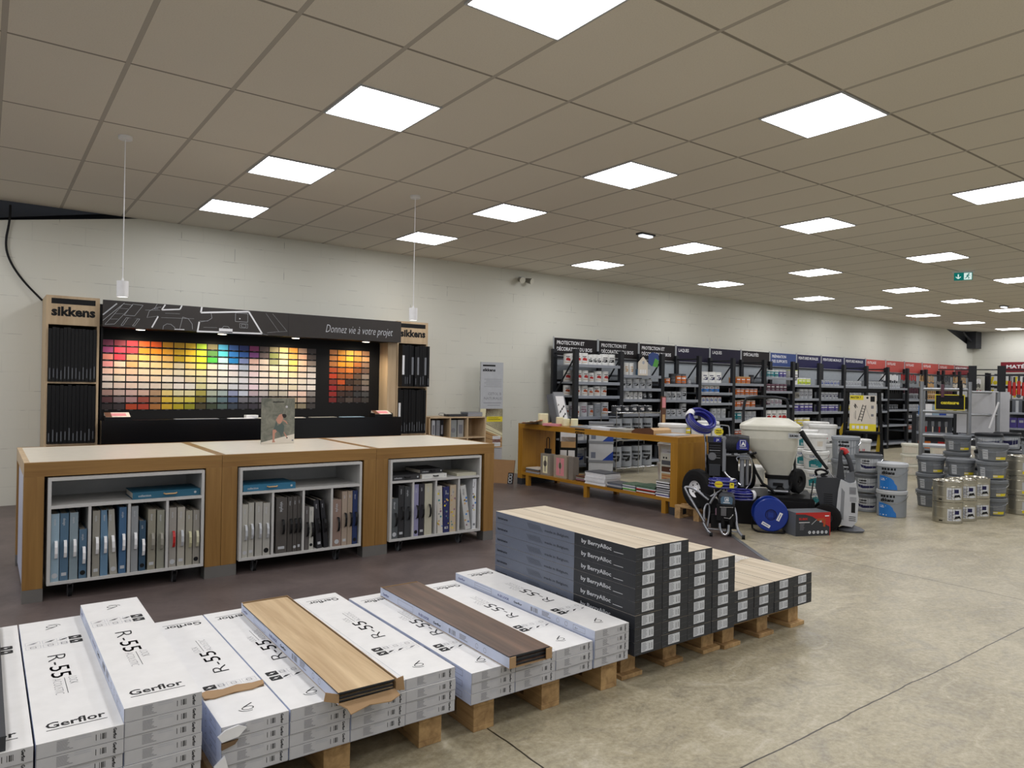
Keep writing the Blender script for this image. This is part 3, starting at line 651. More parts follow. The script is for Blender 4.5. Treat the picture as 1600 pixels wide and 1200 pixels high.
U2 = [(1.503,.039,.38,'#b0aea4','lightgrey'),(1.546,.038,.39,'#a8a69c','lightgrey'),(1.595,.050,.39,'#a2a098','lightgrey'),(1.650,.050,.38,'#a8a69e','lightgrey'),
(1.745,.080,.41,'#4e4a46','black'),(1.830,.036,.41,'#47433f','black'),(1.870,.030,.41,'#4a4642','black'),(1.903,.028,.41,'#44403c','black'),
(1.963,.028,.33,'#5a5654','black'),(1.996,.033,.32,'#b0b0a8','black'),(2.060,.038,.37,'#26262a','black'),(2.116,.033,.37,'#1c1c20','black'),
(2.182,.069,.36,'#8a7468','black'),(2.256,.043,.42,'#a09080','black'),(2.303,.038,.42,'#9a8a78','black'),(2.345,.040,.42,'#1f2f5a','black')]
U3 = [(2.680,.062,.33,'#4f5456','black'),(2.746,.050,.43,'#2a2a2c','black'),(2.802,.055,.42,'#3c3e40','black'),
(2.888,.043,.43,'#8a88a8','black'),(2.938,.047,.43,'#2e2c34','black'),(2.990,.070,.43,'#b8b4a0','black'),
(3.118,.052,.40,'#c8c4ba','clearno'),(3.176,.058,.39,'#24285a','clearno'),(3.238,.060,.40,'#b8a890','clearno'),(3.400,.055,.39,'#c0c0bc','clearno'),(3.470,.037,.44,'#d4d6d8','clearno')]
CN = {'paleblue': 'pale blue', 'steelblue': 'steel blue', 'stone': 'stone grey', '#7f8f96': 'blue grey', '#5f7f98': 'dusty blue', '#9a988e': 'warm grey', '#3f6284': 'mid blue', '#8e9294': 'plain grey', '#2f4a5e': 'short dark blue', '#8c8878': 'taupe', '#8a8a7c': 'grey green', '#96928a': 'beige', '#a8a498': 'light beige', '#979384': 'dull beige', '#8e8a80': 'grey beige',
 '#b0aea4': 'pale grey', '#a8a69c': 'pale grey', '#a2a098': 'wide pale grey', '#a8a69e': 'pale grey', '#4e4a46': 'thick charcoal', '#47433f': 'charcoal', '#4a4642': 'charcoal', '#44403c': 'charcoal', '#5a5654': 'leaning mottled', '#b0b0a8': 'leaning whitish', '#26262a': 'leaning black', '#1c1c20': 'leaning glossy black', '#8a7468': 'striped mauve', '#a09080': 'tan', '#9a8a78': 'tan brown', '#1f2f5a': 'navy',
 '#4f5456': 'short dark grey', '#2a2a2c': 'black', '#3c3e40': 'dark grey', '#8a88a8': 'lilac patterned', '#2e2c34': 'dark', '#b8b4a0': 'cream', '#c8c4ba': 'marbled white', '#24285a': 'blue and green patterned', '#b8a890': 'floral cream', '#c0c0bc': 'leaning pale grey', '#d4d6d8': 'tall white'}
for lst, nm in ((U1, 'left'), (U2, 'middle'), (U3, 'right')):
    for i, (x, w, hg, c, hd) in enumerate(lst):
        hn = {'white': 'white handle', 'clearno': 'no handle', 'red': 'red handle', 'black': 'black handle', 'lightgrey': 'grey handle'}.get(hd, 'pale handle')
        binder(x, w, hg, c, hd, i, '%s binder, %s, %s in the %s counter unit' % (CN[c], hn, nth(i, len(lst)), nm), radians({'#9a988e': -3, '#5a5654': 0, '#26262a': -5, '#1c1c20': -6, '#c0c0bc': -9, '#c8c4ba': -2, '#24285a': -1}.get(c, 0)))
def flatbinder(x, y, z, w, hgt, col, hd, lab, rz=0, D=.27):
    r = thing('sample_binder', lab, 'binder', (x, y, z), rz, 'sample binders lying on the upper shelves')
    m = MB(); m.box(0, w, 0, D, 0, .004, col); m.box(0, w, 0, D, hgt-.004, hgt, col); m.box(0, w, 0, .004, .004, hgt-.004, col); p = Pl(m, (0, 0, 0), (1, 0, 0), (0, 0, 1)); p.text('collection', w*.08, hgt*.3, hgt*.32, 'lightgrey', bold=.02); p.disc(w*.92, hgt/2, hgt*.18, 'lightgrey'); m.build('cover', r)
    m = MB(); m.box(.004, w-.004, .005, D-.004, .004, hgt-.004, 'chart'); m.build('pages', r)
    m = MB(); m.tube([(w*.45, 0, hgt*.6), (w*.47, -.016, hgt*.55), (w*.62, -.016, hgt*.55), (w*.64, 0, hgt*.6)], .005, hd, 6); m.build('handle', r)
zs_ = .5965
flatbinder(.80, 5.26, zs_, .42, .045, '#1f5a72', 'tan', 'blue binder lying flat on the upper shelf of the left counter unit', .01)
flatbinder(1.505, 5.25, zs_, .38, .045, '#2a6a88', 'tan', 'blue binder lying flat on the upper shelf of the middle counter unit')
flatbinder(2.68, 5.25, zs_, .26, .042, '#2e2e30', 'black', 'black binder lying flat at left of the upper shelf of the right unit')
flatbinder(2.96, 5.25, zs_, .24, .034, '#d2d2cc', 'black', 'white binder lying flat with a black strap on the right unit')
flatbinder(2.97, 5.30, zs_+.036, .22, .036, '#232325', 'black', 'black binder lying on top of the white flat binder')
m = MB()
for k in range(4): m.box(0, .20, 0, .28, k*.006, k*.006+.005, ['#b8b49c', '#cfccb8', '#a8a48c', '#c8c4b0'][k])
tag(m.build('brochure_stack', loc=(3.31, 5.26, zs_)), 'thin stack of pale sample sheets at right of the upper shelf', 'sample sheets')
# poster card on the counter
r = thing('poster_card', 'upright poster card of a bending dancer standing on the white counter', 'poster', (1.862, 6.02, CT), radians(2))
pw, ph = .285, .385
m = MB(); m.box(0, pw, 0, .006, 0, ph, 'canvas'); p = Pl(m, (0, 0, 0), (1, 0, 0), (0, 0, 1))
p.poly([(0, 0), (pw, 0), (pw, .078), (0, .014)], 'chart'); p.up()
p.rect(.095, .347, .19, .352, 'ink'); p.text('La collection', .097, .352, .010, 'ink', width=.09)
p.poly([(.122, .200), (.150, .245), (.176, .250), (.185, .215), (.175, .185), (.160, .165), (.140, .170)], 'skin')
p.poly([(.128, .200), (.136, .150), (.176, .175), (.195, .150), (.192, .098), (.172, .055), (.150, .095), (.120, .120), (.105, .115)], 'dress')
p.poly([(.097, .118), (.120, .120), (.132, .102), (.118, .088), (.112, .030), (.120, .012), (.094, .010), (.098, .040), (.096, .080)], 'skin')
p.poly([(.188, .100), (.195, .096), (.222, .055), (.216, .048), (.205, .062)], 'skin'); p.disc(.221, .046, .006, 'hair', 8)
p.poly([(.178, .198), (.190, .200), (.214, .186), (.226, .165), (.221, .162), (.206, .178)], 'skin'); p.up(); p.disc(.196, .232, .017, 'hair', 18); p.disc(.184, .240, .009, 'hair', 12)
p.disc(.214, .310, .010, 'carton_grey', 14); p.rect(.262, .018, .276, .030, 'ink_grey')
m.build('card', r)
m = MB(); m.prism([(0, 0), (.10, 0), (0, .22)], (pw/2, .006, 0), (0, 1, 0), (0, 0, 1), (.004, 0, 0), 'white'); m.build('stand', r)
# ================================================================ colour display against the wall
DY = 8.75
def tower(x0, x1, lab):
    r = thing('sample_tower', lab, 'display tower', (x0, DY, 0), 0, 'pale wood towers of the colour display'); w = x1-x0; H = 2.235
    for a_ in (0, w-.022):
        m = MB(); m.box(a_, a_+.022, 0, .585, 0, H, 'birch'); m.build('side_panel', r)
    m = MB(); m.box(.022, w-.022, .56, .585, 0, H, 'black'); m.build('back_panel', r)
    m = MB(); m.box(.022, w-.022, 0, .56, H-.30, H, 'birch'); p = Pl(m, (0, 0, 0), (1, 0, 0), (0, 0, 1))
    p.rect(.045, H-.085, w-.04, H-.028, 'ink'); p.text('sikkens', .045, H-.205, .095, 'ink', width=w-.085, bold=.045); m.build('header', r)
    for z in (.70, 1.345, ):
        m = MB(); m.box(.022, w-.022, 0, .56, z-.02, z, 'birch'); m.build('shelf', r)
    m = MB(); m.box(.022, w-.022, 0, .56, 0, .08, 'birch'); m.build('plinth', r)
    m = MB(); m.box(.022, w-.022, .02, .04, .08, .68, 'black'); m.build('front_panel', r)
tower(.505, .985, 'pale wood sample tower with black name bar at the left of the colour display')
tower(4.512, 4.985, 'pale wood sample tower with black name bar at the right of the colour display')
rg = random.Random(8)
def tbinder(x, z, w, hgt, y, lab, spine, grp):
    m = MB(); m.box(0, w, 0, .30, 0, hgt, 'binder_black'); p = Pl(m, (0, 0, 0), (1, 0, 0), (0, 0, 1))
    if spine == 'white': p.rect(.002, .16, w-.002, .42, 'white') if hgt > .5 else p.rect(.002, .1, w-.002, .4, 'white')
    elif spine == 'grey': p.rect(.003, .16, w-.003, .40, 'grey')
    else:
        a_ = rg.uniform(.02, .04); p.rect(w*.35, a_, w*.62, a_+rg.uniform(.08, .13), 'midgrey')
        for k in range(3): p.rect(w*.35, a_+.02+k*.03, w*.62, a_+.026+k*.03, 'binder_black') if False else None
    o = m.build('sample_binder', loc=(x, y, z)); tag(o, lab, 'binder', grp)
for tx, nm, n1, n2 in ((.505, 'left', 13, 12), (4.512, 'right', 11, 11)):
    for row, (z, n, hg) in enumerate(((1.346, n1, .565), (.701, n2, .615))):
        pitch = .43/n
        for k in range(n):
            sp = ''
            if nm == 'right': sp = 'white' if k == 0 else ('grey' if row == 0 and k in (4, 6, 9) else '')
            if nm == 'right' and row == 1 and k: sp = ''
            yy = DY-.10+rg.uniform(-.01, .02) if nm == 'right' and row == 0 else DY-.02+rg.uniform(-.006, .008)
            tbinder(tx+.024+k*pitch, z, pitch-.003, hg-rg.uniform(0, .02), yy, 'black sample binder%s, %s, %s shelf of the %s tower' % ({'': '', 'white': ' with white spine', 'grey': ' with grey spine'}[sp], nth(k, n), ('upper', 'lower')[row], nm), sp, 'black binders in the display towers')
r = thing('colour_display', 'black colour chip display with a grey fascia of plan drawings', 'colour display', (1.0, DY, 0)); w = 3.505
m = MB(); m.box(0, w, .25, .27, .0, 2.2, 'black'); m.build('back_panel', r)
m = MB(); m.box(w-.13, w, .0, .25, .90, 1.94, 'birch'); m.build('side_panel', r)
m = MB(); m.box(0, .02, .0, .25, .90, 1.94, 'black'); m.build('side_panel', r)
m = MB(); m.box(0, w, -.17, .25, .69, .94, 'black_gloss'); m.build('ledge', r)
m = MB(); m.box(0, w, -.12, .25, 0, .69, 'black'); m.build('base_cabinet', r)
m = MB(); m.box(0, w, -.10, .25, 1.935, 1.96, 'black'); m.build('canopy', r)
m = MB(); m.box(0, w, -.12, -.10, 1.935, 2.215, 'fascia'); p = Pl(m, (0, -.12, 1.935), (1, 0, 0), (0, 0, 1)); g = 'lightgrey'; gw = 'white'
k_ = .0018
p.line((.0, .12), (.13, .25), .012, g); p.line((0, .06), (.20, .26), .004, g)
for q in ([(.02, .02), (.11, .03), (.28, .245), (.19, .25)], [(.20, .13), (.30, .13), (.38, .25), (.28, .255)], [(.17, .02), (.30, .02), (.35, .10), (.22, .105)], [(.19, .02), (.28, .02), (.33, .10), (.24, .105)]): p.path(q, .003, g, True)
p.line((.06, .08), (.14, .085), k_, g); p.line((.11, .14), (.19, .145), k_, g); p.line((.16, .20), (.25, .20), k_, g)
p.line((.47, .015), (.53, .14), .014, gw); p.line((.53, .145), (.42, .12), k_, g); p.path([(.42, .12), (.44, .19), (.50, .235), (.56, .245)], .003, g)
p.path([(.60, .275), (.565, .215), (.75, .235), (.77, .28)], .014, gw); p.path([(.52, .275), (.49, .22), (.53, .225)], .003, g)
p.path([(.58, .0), (.585, .04), (.62, .065), (.66, .062), (.70, .03), (.70, 0)], .003, g); p.path([(.75, .01), (.78, .15), (.84, .135), (.88, .08), (.885, .02)], .003, g); p.line((.70, .01), (.80, .012), .008, gw)
p.path([(.98, .28), (.97, .215), (1.50, .265), (1.66, .015), (.93, .0)], .018, gw); p.line((.94, .01), (.955, .11), .016, gw); p.line((.955, .12), (1.05, .125), k_, g)
p.path([(1.08, .225), (1.09, .16), (1.05, .13), (.97, .11)], .003, g); p.rect(1.17, .004, 1.32, .05, gw); p.frame(1.35, .14, 1.49, .24, .003, g); p.disc(1.40, .175, .007, gw); p.frame(1.40, .07, 1.49, .12, .0025, g); p.frame(1.42, .08, 1.47, .11, .0025, g)
p.path([(1.20, .05), (1.22, .075), (1.27, .075), (1.29, .05)], .003, g); p.path([(1.66, .015), (1.73, -.0)], k_, g); p.path([(1.70, .26), (1.86, .05), (1.72, .03)], k_, g); p.path([(1.78, .26), (1.96, .06), (1.86, .05)], k_, g)
p.line((1.78, 0), (1.78, .28), .004, 'black') if False else None
for a_, b_ in (((.40, .20), (.55, .21)), ((.56, .13), (.9, .14)), ((1.0, .05), (1.15, .055)), ((.60, .18), (.75, .185))): p.line(a_, b_, k_, g)
p.line((1.775+.2, 0), (1.775+.2, .28), .003, 'black')
p.text('Donnez vie à votre projet', 2.45, .080, .105, 'print_light', width=.93, bold=-.012, shear=.3)
m.build('fascia', r)
# warm lamps under the canopy
for k, x in enumerate((1.37, 2.224, 3.093, 4.031)):
    r = thing('spotlight', 'round warm lamp under the display fascia, %s of four' % nth(k, 4), 'spotlight', (x, DY-.045, 1.934), 0, 'warm lamps of the colour display')
    m = MB(); m.lathe([(0, 0), (.052, 0), (.052, -.012), (.046, -.014)], 'lightgrey', 24); m.build('housing', r)
    m = MB(); m.disc((0, 0), .046, -.0138, 'lens_warm', 24, up=False); m.build('lens', r)
    ld = bpy.data.lights.new('lamp_light', 'SPOT'); ld.energy = SPOT_W; ld.color = (1.0, .86, .68); ld.spot_size = radians(140); ld.spot_blend = .8; ld.shadow_soft_size = .04
    lo = bpy.data.objects.new('lamp_light', ld); COL.objects.link(lo); lo.parent = r; lo.location = (0, 0, -.03); lo.rotation_euler = (radians(14), 0, 0)
PAL1 = '''8a3a5c 9a3040 d82838 f06818 f06010 e8a010 d0a010 e0b818 b8dc20 7a7040 40a0c8 305898 203070 8a3068 5a4a48 b0a070 f0cc80 e89838 b09078 3a3230
a04078 d83850 e82838 f08810 f09010 f0a820 e0b010 f0c818 d0e828 4a8030 48b8c0 2878c0 2858a0 7a4080 6a5a58 8a9048 f8dc90 d8a050 d8a888 4a403a
e08878 e83848 f09860 f0b860 f0b868 e8b460 c8a818 f0d040 e0e020 40a838 a8d0d0 1878b8 7888b8 e0b8a8 e0ccb8 a0a070 f8e0a8 e8c060 e0b898 8a7c70
e89898 f0c8b0 f0a870 f0c898 f0c890 e8c880 d8c8a0 e8cc80 e8dc60 e8d0b8 d8dcd8 d0ccd8 a8b4c8 e0c8c0 e0d0c0 f0dcb8 f8e0b0 f8cc80 e0c0a8 c8bcb0
f0c8b8 f0ccb0 f0c0a0 f0d0b0 f0d4a8 e8d0a8 e0d4b8 e8d8a8 e8d8a0 e8d4c0 e0dcd4 d8d0d0 c8c8d0 e0ccd0 e8dcd0 e8d8c0 f8e8c8 f8dcb0 e8d4c0 e0d8d0
e8d8d0 e8d8c0 e8ccb8 e8d0b8 e8d0b0 e8dcc8 e0d4c8 e0d0b0 d8d0a0 e0d8c8 e0dcd8 d8d8d8 d4d4dc e0d4d4 f0e4d8 e8e0d0 f0e0c0 f0e0c8 e8dccc e8e0d8
e0d4cc e0ccc0 e0c8b8 d8ccc0 d8c8b8 d8ccb8 e0d8d0 dcd8d0 d0cc98 e0dcc8 d8d8d0 c8ccd4 c8c8d0 e0ccd8 d8d0cc d8d0c0 e0d8c8 e0d4b8 e8dcd0 f0e8e0
a88880 c0a8a0 c8a8a0 c8a898 a88868 d8c078 d0c8a0 d8d0a0 a09848 a8b0a0 9cacac 8890b0 b8c0d0 b0a0a8 b8b0b0 b0a898 c0b8a8 e8d0c0 e8c8b8 8a8480
5a3438 78686a a88080 94483a 98704a d0b038 c8b858 c8bc48 6a6020 78887c 587078 485878 686870 606068 787078 807460 9a8c70 b09c80 c8b09c 5a5450
2c2224 342a2c b04018 a83820 a06830 c09c20 a89810 8a8818 443c20 3a4430 485c58 303a48 2c2c34 34303a 403c40 48443c 5c5440 8a7e60 8a8068 3a3634'''
PAL2 = '''e09050 f0a020 f8b838 d89848 b08058
d88840 f89810 f8b020 b88030 c09060
c07838 f09000 e88818 985820 886850
b04818 b05c10 c06c18 7a4418 6a5040
c03c10 985018 905020 5c4430 8a7c70
802c18 b84c10 3c2818 4a3828 786c60
98181c 7a3c18 6c3c20 483830 7c706a
8c2018 40281c 382820 343434 484848
701c18 30201a 4c4038 382c28 3c3834'''
import colorsys
def cname(h):
    r_, g_, b_ = (int(h[i:i+2], 16)/255 for i in (0, 2, 4)); hh, s_, v_ = colorsys.rgb_to_hsv(r_, g_, b_); hh *= 360
    if s_ < .12: return 'off white' if v_ > .82 else 'light grey' if v_ > .65 else 'grey' if v_ > .3 else 'near black'
    base = 'red' if hh < 14 or hh > 345 else 'orange' if hh < 36 else 'yellow' if hh < 58 else 'lime' if hh < 85 else 'green' if hh < 160 else 'turquoise' if hh < 200 else 'blue' if hh < 255 else 'purple' if hh < 300 else 'magenta'
    if s_ < .32: return ('pale ' if v_ > .75 else 'dull ') + {'red': 'pink', 'orange': 'beige', 'yellow': 'cream'}.get(base, base)
    if base == 'orange' and v_ < .62: return 'brown'
    return base if v_ > .5 else 'dark ' + base
_chip = MB(); _chip.box(0, .1, -.004, 0, 0, .06, 'black')
for PALS, X0, nm, pitch in ((PAL1, 1.008, 'main', .1222), (PAL2, 3.645, 'small right', .1155)):
    rows = [l.split() for l in PALS.split('\n')]
    for ri, row in enumerate(rows):
        for ci, hx in enumerate(row):
            x = X0 + .010 + ci*pitch + (.02 if nm == 'main' else 0); z = 1.815 - .062 - ri*.0790
            m = MB(); w_ = pitch-.012; m.box(0, w_, -.003, 0, 0, .060, '#'+hx); p = Pl(m, (0, -.0032, -.010), (1, 0, 0), (0, 0, 1)); p.rect(w_*.35, .002, w_*.65, .006, 'midgrey')
            o = m.build('colour_chip', loc=(x, DY+.2485, z))
            tag(o, '%s colour chip, row %s from top, column %s of the %s chip panel' % (cname(hx), ORD[ri], ORD[ci], nm), 'colour chip', 'colour chips on the %s panel' % nm)
# things on the ledge
zl = .9405
for x, nm, rz in ((1.03, 'left', .0), (4.13, 'right', .0)):
    r = thing('card_holder', 'black holder of colour leaflets at the %s end of the display ledge' % nm, 'leaflet holder', (x, DY-.15, zl), rz)
    m = MB(); m.box(0, .26, 0, .005, 0, .035, 'black'); m.box(0, .26, .16, .165, 0, .07, 'black'); m.box(0, .004, .005, .16, 0, .05, 'black'); m.box(.256, .26, .005, .16, 0, .05, 'black'); m.box(.004, .256, .005, .16, 0, .004, 'black'); m.build('tray', r)
    m = MB(); T = Matrix.Translation((.01, .01, .008)) @ Matrix.Rotation(radians(18), 4, 'X')
    m.box(0, .235, 0, .14, 0, .03, 'chart', T); m.box(.06, .20, .03, .11, .03, .031, 'pink', T); m.box(.0, .06, .0, .14, .03, .0306, 'brown', T)
    tag(m.build('leaflet_stack', loc=(x, DY-.15, zl)), 'stack of pink and cream leaflets in the %s ledge holder' % nm, 'leaflets')
for x, w, c, lab in ((1.72, .46, 'grey', 'dark tray of grey samples lying on the display ledge'), (2.30, .28, 'white', 'white sheet lying on the display ledge, left of the poster card'), (2.65, .22, 'cream_plastic', 'cream sheet lying on the display ledge beside the poster card'), (3.0, .20, 'chart', 'beige sheet lying on the ledge right of the poster card'), (3.28, .33, 'stone', 'brown grey sheet lying on the ledge, middle right'), (3.68, .30, 'paleblue', 'pale blue sheet lying on the ledge near the right holder')):
    m = MB(); m.box(0, w, 0, .12, 0, .006, c); tag(m.build('sample_sheet', loc=(x, DY-.155, zl), rz=rg.uniform(-.03, .03)), lab, 'sample sheet')
m = MB(); m.box(0, .14, 0, .09, 0, .035, 'white'); tag(m.build('card_box', loc=(2.52, DY-.03, zl)), 'small white box on the ledge just left of the poster card', 'box')
# cubby shelf and standee by the wall
r = thing('cubby_shelf', 'low pale wood cubby shelf between the right tower and the standee', 'shelf', (5.06, 8.80, 0)); w, H = .97, .915
for a_ in (0, .34, .64, w-.018):
    m = MB(); m.box(a_, a_+.018, 0, .38, 0, H-.018, 'birch'); m.build('side_panel', r)
for z in (0.02, .30, .60, H-.018):
    m = MB(); m.box(0 if z > .9 else .018, w if z > .9 else w-.018, 0 if z > .9 else .002, .38, z, z+.018, 'birch'); m.build('shelf', r)
m = MB(); m.box(.018, w-.018, .36, .38, .02, H-.02, 'birch'); m.build('back_panel', r)
for x, w, c, lab in ((5.13, .05, 'lightgrey', 'pale grey folder in the left cubby, leftmost'), (5.20, .06, 'grey', 'grey folder in the left cubby, middle'), (5.27, .05, 'black', 'black folder in the left cubby, rightmost'), (5.43, .11, '#8e9290', 'grey folder with dark disc in the middle cubby'), (5.56, .10, '#9a9a96', 'grey folder with bars in the middle cubby')):
    m = MB(); m.box(0, w, 0, .25, 0, .25, c); p = Pl(m, (0, 0, 0), (1, 0, 0), (0, 0, 1)); p.disc(w/2, .10, w*.32, 'ink_grey') if 'disc' in lab else p.rect(w*.2, .05, w*.8, .18, 'ink_grey')
    tag(m.build('folder', loc=(x, 8.84, .6185)), lab, 'folder', 'folders in the cubby shelf')
m = MB(); m.box(0, .34, 0, .16, 0, .03, 'darkgrey'); m.tube([(-.0, .08, .02), (-.05, .08, .05), (-.12, .08, .05), (-.14, .08, .02), (-.06, .08, .01)], .004, 'grey', 6, smooth=2); tag(m.build('label_printer', loc=(5.44, 8.88, .916)), 'dark flat device with a cable loop on top of the cubby shelf', 'device')
m = MB()
for k in range(7): m.box(k % 2*.01, .26+k % 3*.005, 0, .2, k*.009, k*.009+.008, ['slate_carton', 'lightgrey', 'grey', 'carton_grey'][k % 4])
tag(m.build('brochure_stack', loc=(5.74, 8.86, .916)), 'stack of grey brochures on top of the cubby shelf near the standee', 'brochures')
r = thing('standee', 'tall grey advertising standee with wood terrace photo against the wall', 'standee', (6.10, 9.06, 0), radians(-6)); w = .39
m = MB(); m.box(0, w, 0, .03, 0, 1.735, 'lightgrey'); p = Pl(m, (0, 0, 0), (1, 0, 0), (0, 0, 1))
p.rect(.03, 1.67, .25, 1.695, 'ink'); p.text('sikkens', .03, 1.595, .045, 'ink', width=.22, bold=.04)
for k in range(5): p.rect(.06+.03*(k % 2), 1.47-k*.028, .36, 1.475-k*.028, 'ink_grey')
p.text('CETOL B', .13, 1.23, .042, 'ink_grey', width=.23); p.text('NATURALIS', .06, 1.16, .042, 'ink_grey', width=.31); p.rect(.05, 1.105, .36, 1.112, 'ink_grey'); p.rect(.12, 1.07, .34, 1.076, 'ink_grey')
p.rect(0, .42, w, 1.02, 'tan'); p.up(); p.poly([(0, .72), (w, .58), (w, 1.02), (0, 1.02)], 'wax'); p.poly([(.08, .80), (w, .66), (w, 1.02), (.1, 1.02)], 'brown'); p.up()
for k in range(6): p.line((.0, .44+.08*k), (w, .40+.05*k), .006, 'brown')
p.rect(.11, .82, w, .90, 'yellow'); p.rect(.14, .875, .32, .882, 'ink'); p.rect(.14, .85, .35, .857, 'ink'); p.rect(.22, .44, .36, .60, 'white'); p.rect(.22, .50, .36, .55, 'rust'); p.rect(.0, 0, w, .40, 'carton_grey')
m.build('panel', r)
m = MB(); m.box(-.03, w+.03, -.05, .14, -.0, .02, 'grey'); m.build('base', r)
# ================================================================ amber table along the aisle
TX, TW, TY0, TY1 = 6.07, .60, 5.17, 8.05
r = thing('display_table', 'long amber wood display table with open lower shelf and small name mark', 'table', (TX, TY0, 0)); L = TY1-TY0
m = MB(); m.box(0, TW, 0, L, .79, .858, 'amber_y'); p = Pl(m, (0, L, 0), (0, -1, 0), (0, 0, 1)); p.rect(1.20, .838, 1.38, .853, 'ink'); p.text('sikkens', 1.20, .795, .032, 'ink', width=.18, bold=.04); m.build('table_top', r, bevel=.001)
for yy in (0, L-.10):
    m = MB(); m.box(0, TW, yy, yy+.10, .09, .79, 'amber_z'); lg = m.build('end_panel', r, bevel=.001); m = MB(); m.box(-.001, TW+.001, yy-.001, yy+.101, 0, .09, 'darkgrey'); m.build('plinth', lg)
m = MB(); m.box(0, TW-.02, .10, L-.10, .145, .18, 'amber_y'); m.build('lower_shelf', r)
for yy in (.16, L/2, L-.25):
    m = MB(); m.box(.0, .05, yy, yy+.06, 0, .145, 'amber_z'); m.build('foot', r); m = MB(); m.box(TW-.08, TW-.03, yy, yy+.06, 0, .145, 'amber_z'); m.build('foot', r)
SH = .181
rg = random.Random(21)
def tstack(name, x, y, z, w, d, cols, th, lab, cat, rz=0, grp=None):
    m = MB()
    for k, c in enumerate(cols):
        dx, dy = rg.uniform(-.006, .006), rg.uniform(-.008, .008); m.box(dx, w+dx, dy, d+dy, k*th, k*th+th*.85, c)
    return tag(m.build(name, loc=(x, y, z), rz=rz), lab, cat, grp)
tstack('magazine_stack', 6.10, 7.62, SH, .21, .28, ['slate_carton', 'white', 'midgrey', 'tan', 'darkgrey', 'grey', 'chart'], .010, 'low stack of magazines at the far end of the amber table shelf', 'magazines')
for y, w, c, lab in ((7.40, .20, '#8f877a', 'grey catalogue with pale ornament standing on the amber shelf, leftmost'), (7.06, .26, '#a39683', 'beige catalogue with reddish ornament standing on the amber shelf, second'), (6.93, .09, '#7c756c', 'plain grey brown box file standing on the amber shelf')):
    m = MB(); hg = .29; m.box(0, .10, 0, w, 0, hg, c); p = Pl(m, (0, w, 0), (0, -1, 0), (0, 0, 1))
    if w > .1:
        p.rect(.05, .03, w-.05, hg-.03, 'wax' if 'pale' in lab else 'pink'); p.up(); p.disc(w/2, hg*.55, .04, c); p.line((w/2, .05), (w/2, .25), .02, c)
    tag(m.build('catalogue', loc=(6.12, y, SH), bevel=.001), lab, 'catalogue')
m = MB(); m.tube([(0, 0, 0), (0, 0, .13), (0, .015, .15), (0, .045, .15), (0, .06, .13), (0, .06, 0)], .006, 'black', 8, smooth=1); m.box(-.02, .02, -.02, .08, -.06, 0, 'black'); tag(m.build('carry_handle', loc=(6.19, 7.5, .535)), 'black loop handle rising behind the leftmost catalogue', 'handle')
bpy.data.objects[-1] if False else None
tstack('magazine_stack', 6.12, 6.72, SH, .20, .16, ['brown', 'mauve', 'stone', 'brown'], .018, 'small stack of brownish sample books left of the white brochure stack', 'sample books')
tstack('brochure_stack', 6.08, 6.30, SH, .26, .36, ['white']*12+['midgrey'], .012, 'tall white brochure stack with a grey cover on the amber shelf', 'brochures')
tstack('magazine_stack', 6.08, 6.02, SH, .22, .24, ['darkgrey', 'grey', 'white', 'slate_carton', 'midgrey'], .013, 'stack of grey magazines right of the white brochure stack', 'magazines')
tstack('magazine_stack', 6.08, 5.80, SH, .22, .20, ['white', 'green', 'white', 'slate_carton', 'white', '#5f7a62'], .014, 'stack of magazines with green covers on the amber shelf', 'magazines')
tstack('magazine_stack', 6.08, 5.50, SH, .25, .28, ['rust', 'white', 'brown', 'red', 'white', '#54705a', '#4e6a56'], .013, 'stack of magazines with green top and red spines on the amber shelf', 'magazines')
tstack('brochure_stack', 6.08, 5.29, SH, .30, .19, ['white', 'purple', 'white', 'midgrey', 'white', 'ink_grey', 'white', 'darkgrey', 'white', 'grey', 'white', 'ink', 'white', 'stone'], .013, 'tall stack of white and grey brochures at the near end of the shelf', 'brochures')
r = thing('sample_board', 'upright pale sample board with brown and orange wood swatches near the amber leg', 'sample board', (6.36, 5.30, SH), radians(90))
m = MB(); m.box(0, .28, 0, .02, 0, .54, 'cream_plastic'); p = Pl(m, (0, 0, 0), (1, 0, 0), (0, 0, 1)); p.rect(.04, .03, .24, .12, 'wax'); p.rect(.02, .14, .26, .23, 'tan'); p.up(); p.rect(.03, .17, .25, .178, 'rust'); p.rect(.03, .20, .25, .208, 'rust'); p.k -= .0003; p.rect(.02, .25, .26, .31, 'brown'); p.up(); [p.disc(.15+k*.035, .28, .010, 'white') for k in range(3)]; p.rect(.02, .33, .26, .38, 'midgrey'); p.disc(.05, .41, .012, 'ink'); p.disc(.09, .41, .012, 'ink'); p.rect(.02, .46, .26, .51, 'white'); p.rect(.10, .48, .19, .485, 'ink')
o = m.build('board', r); r.rotation_euler = (0, 0, radians(-90)); r.location = (6.30, 5.62, SH)
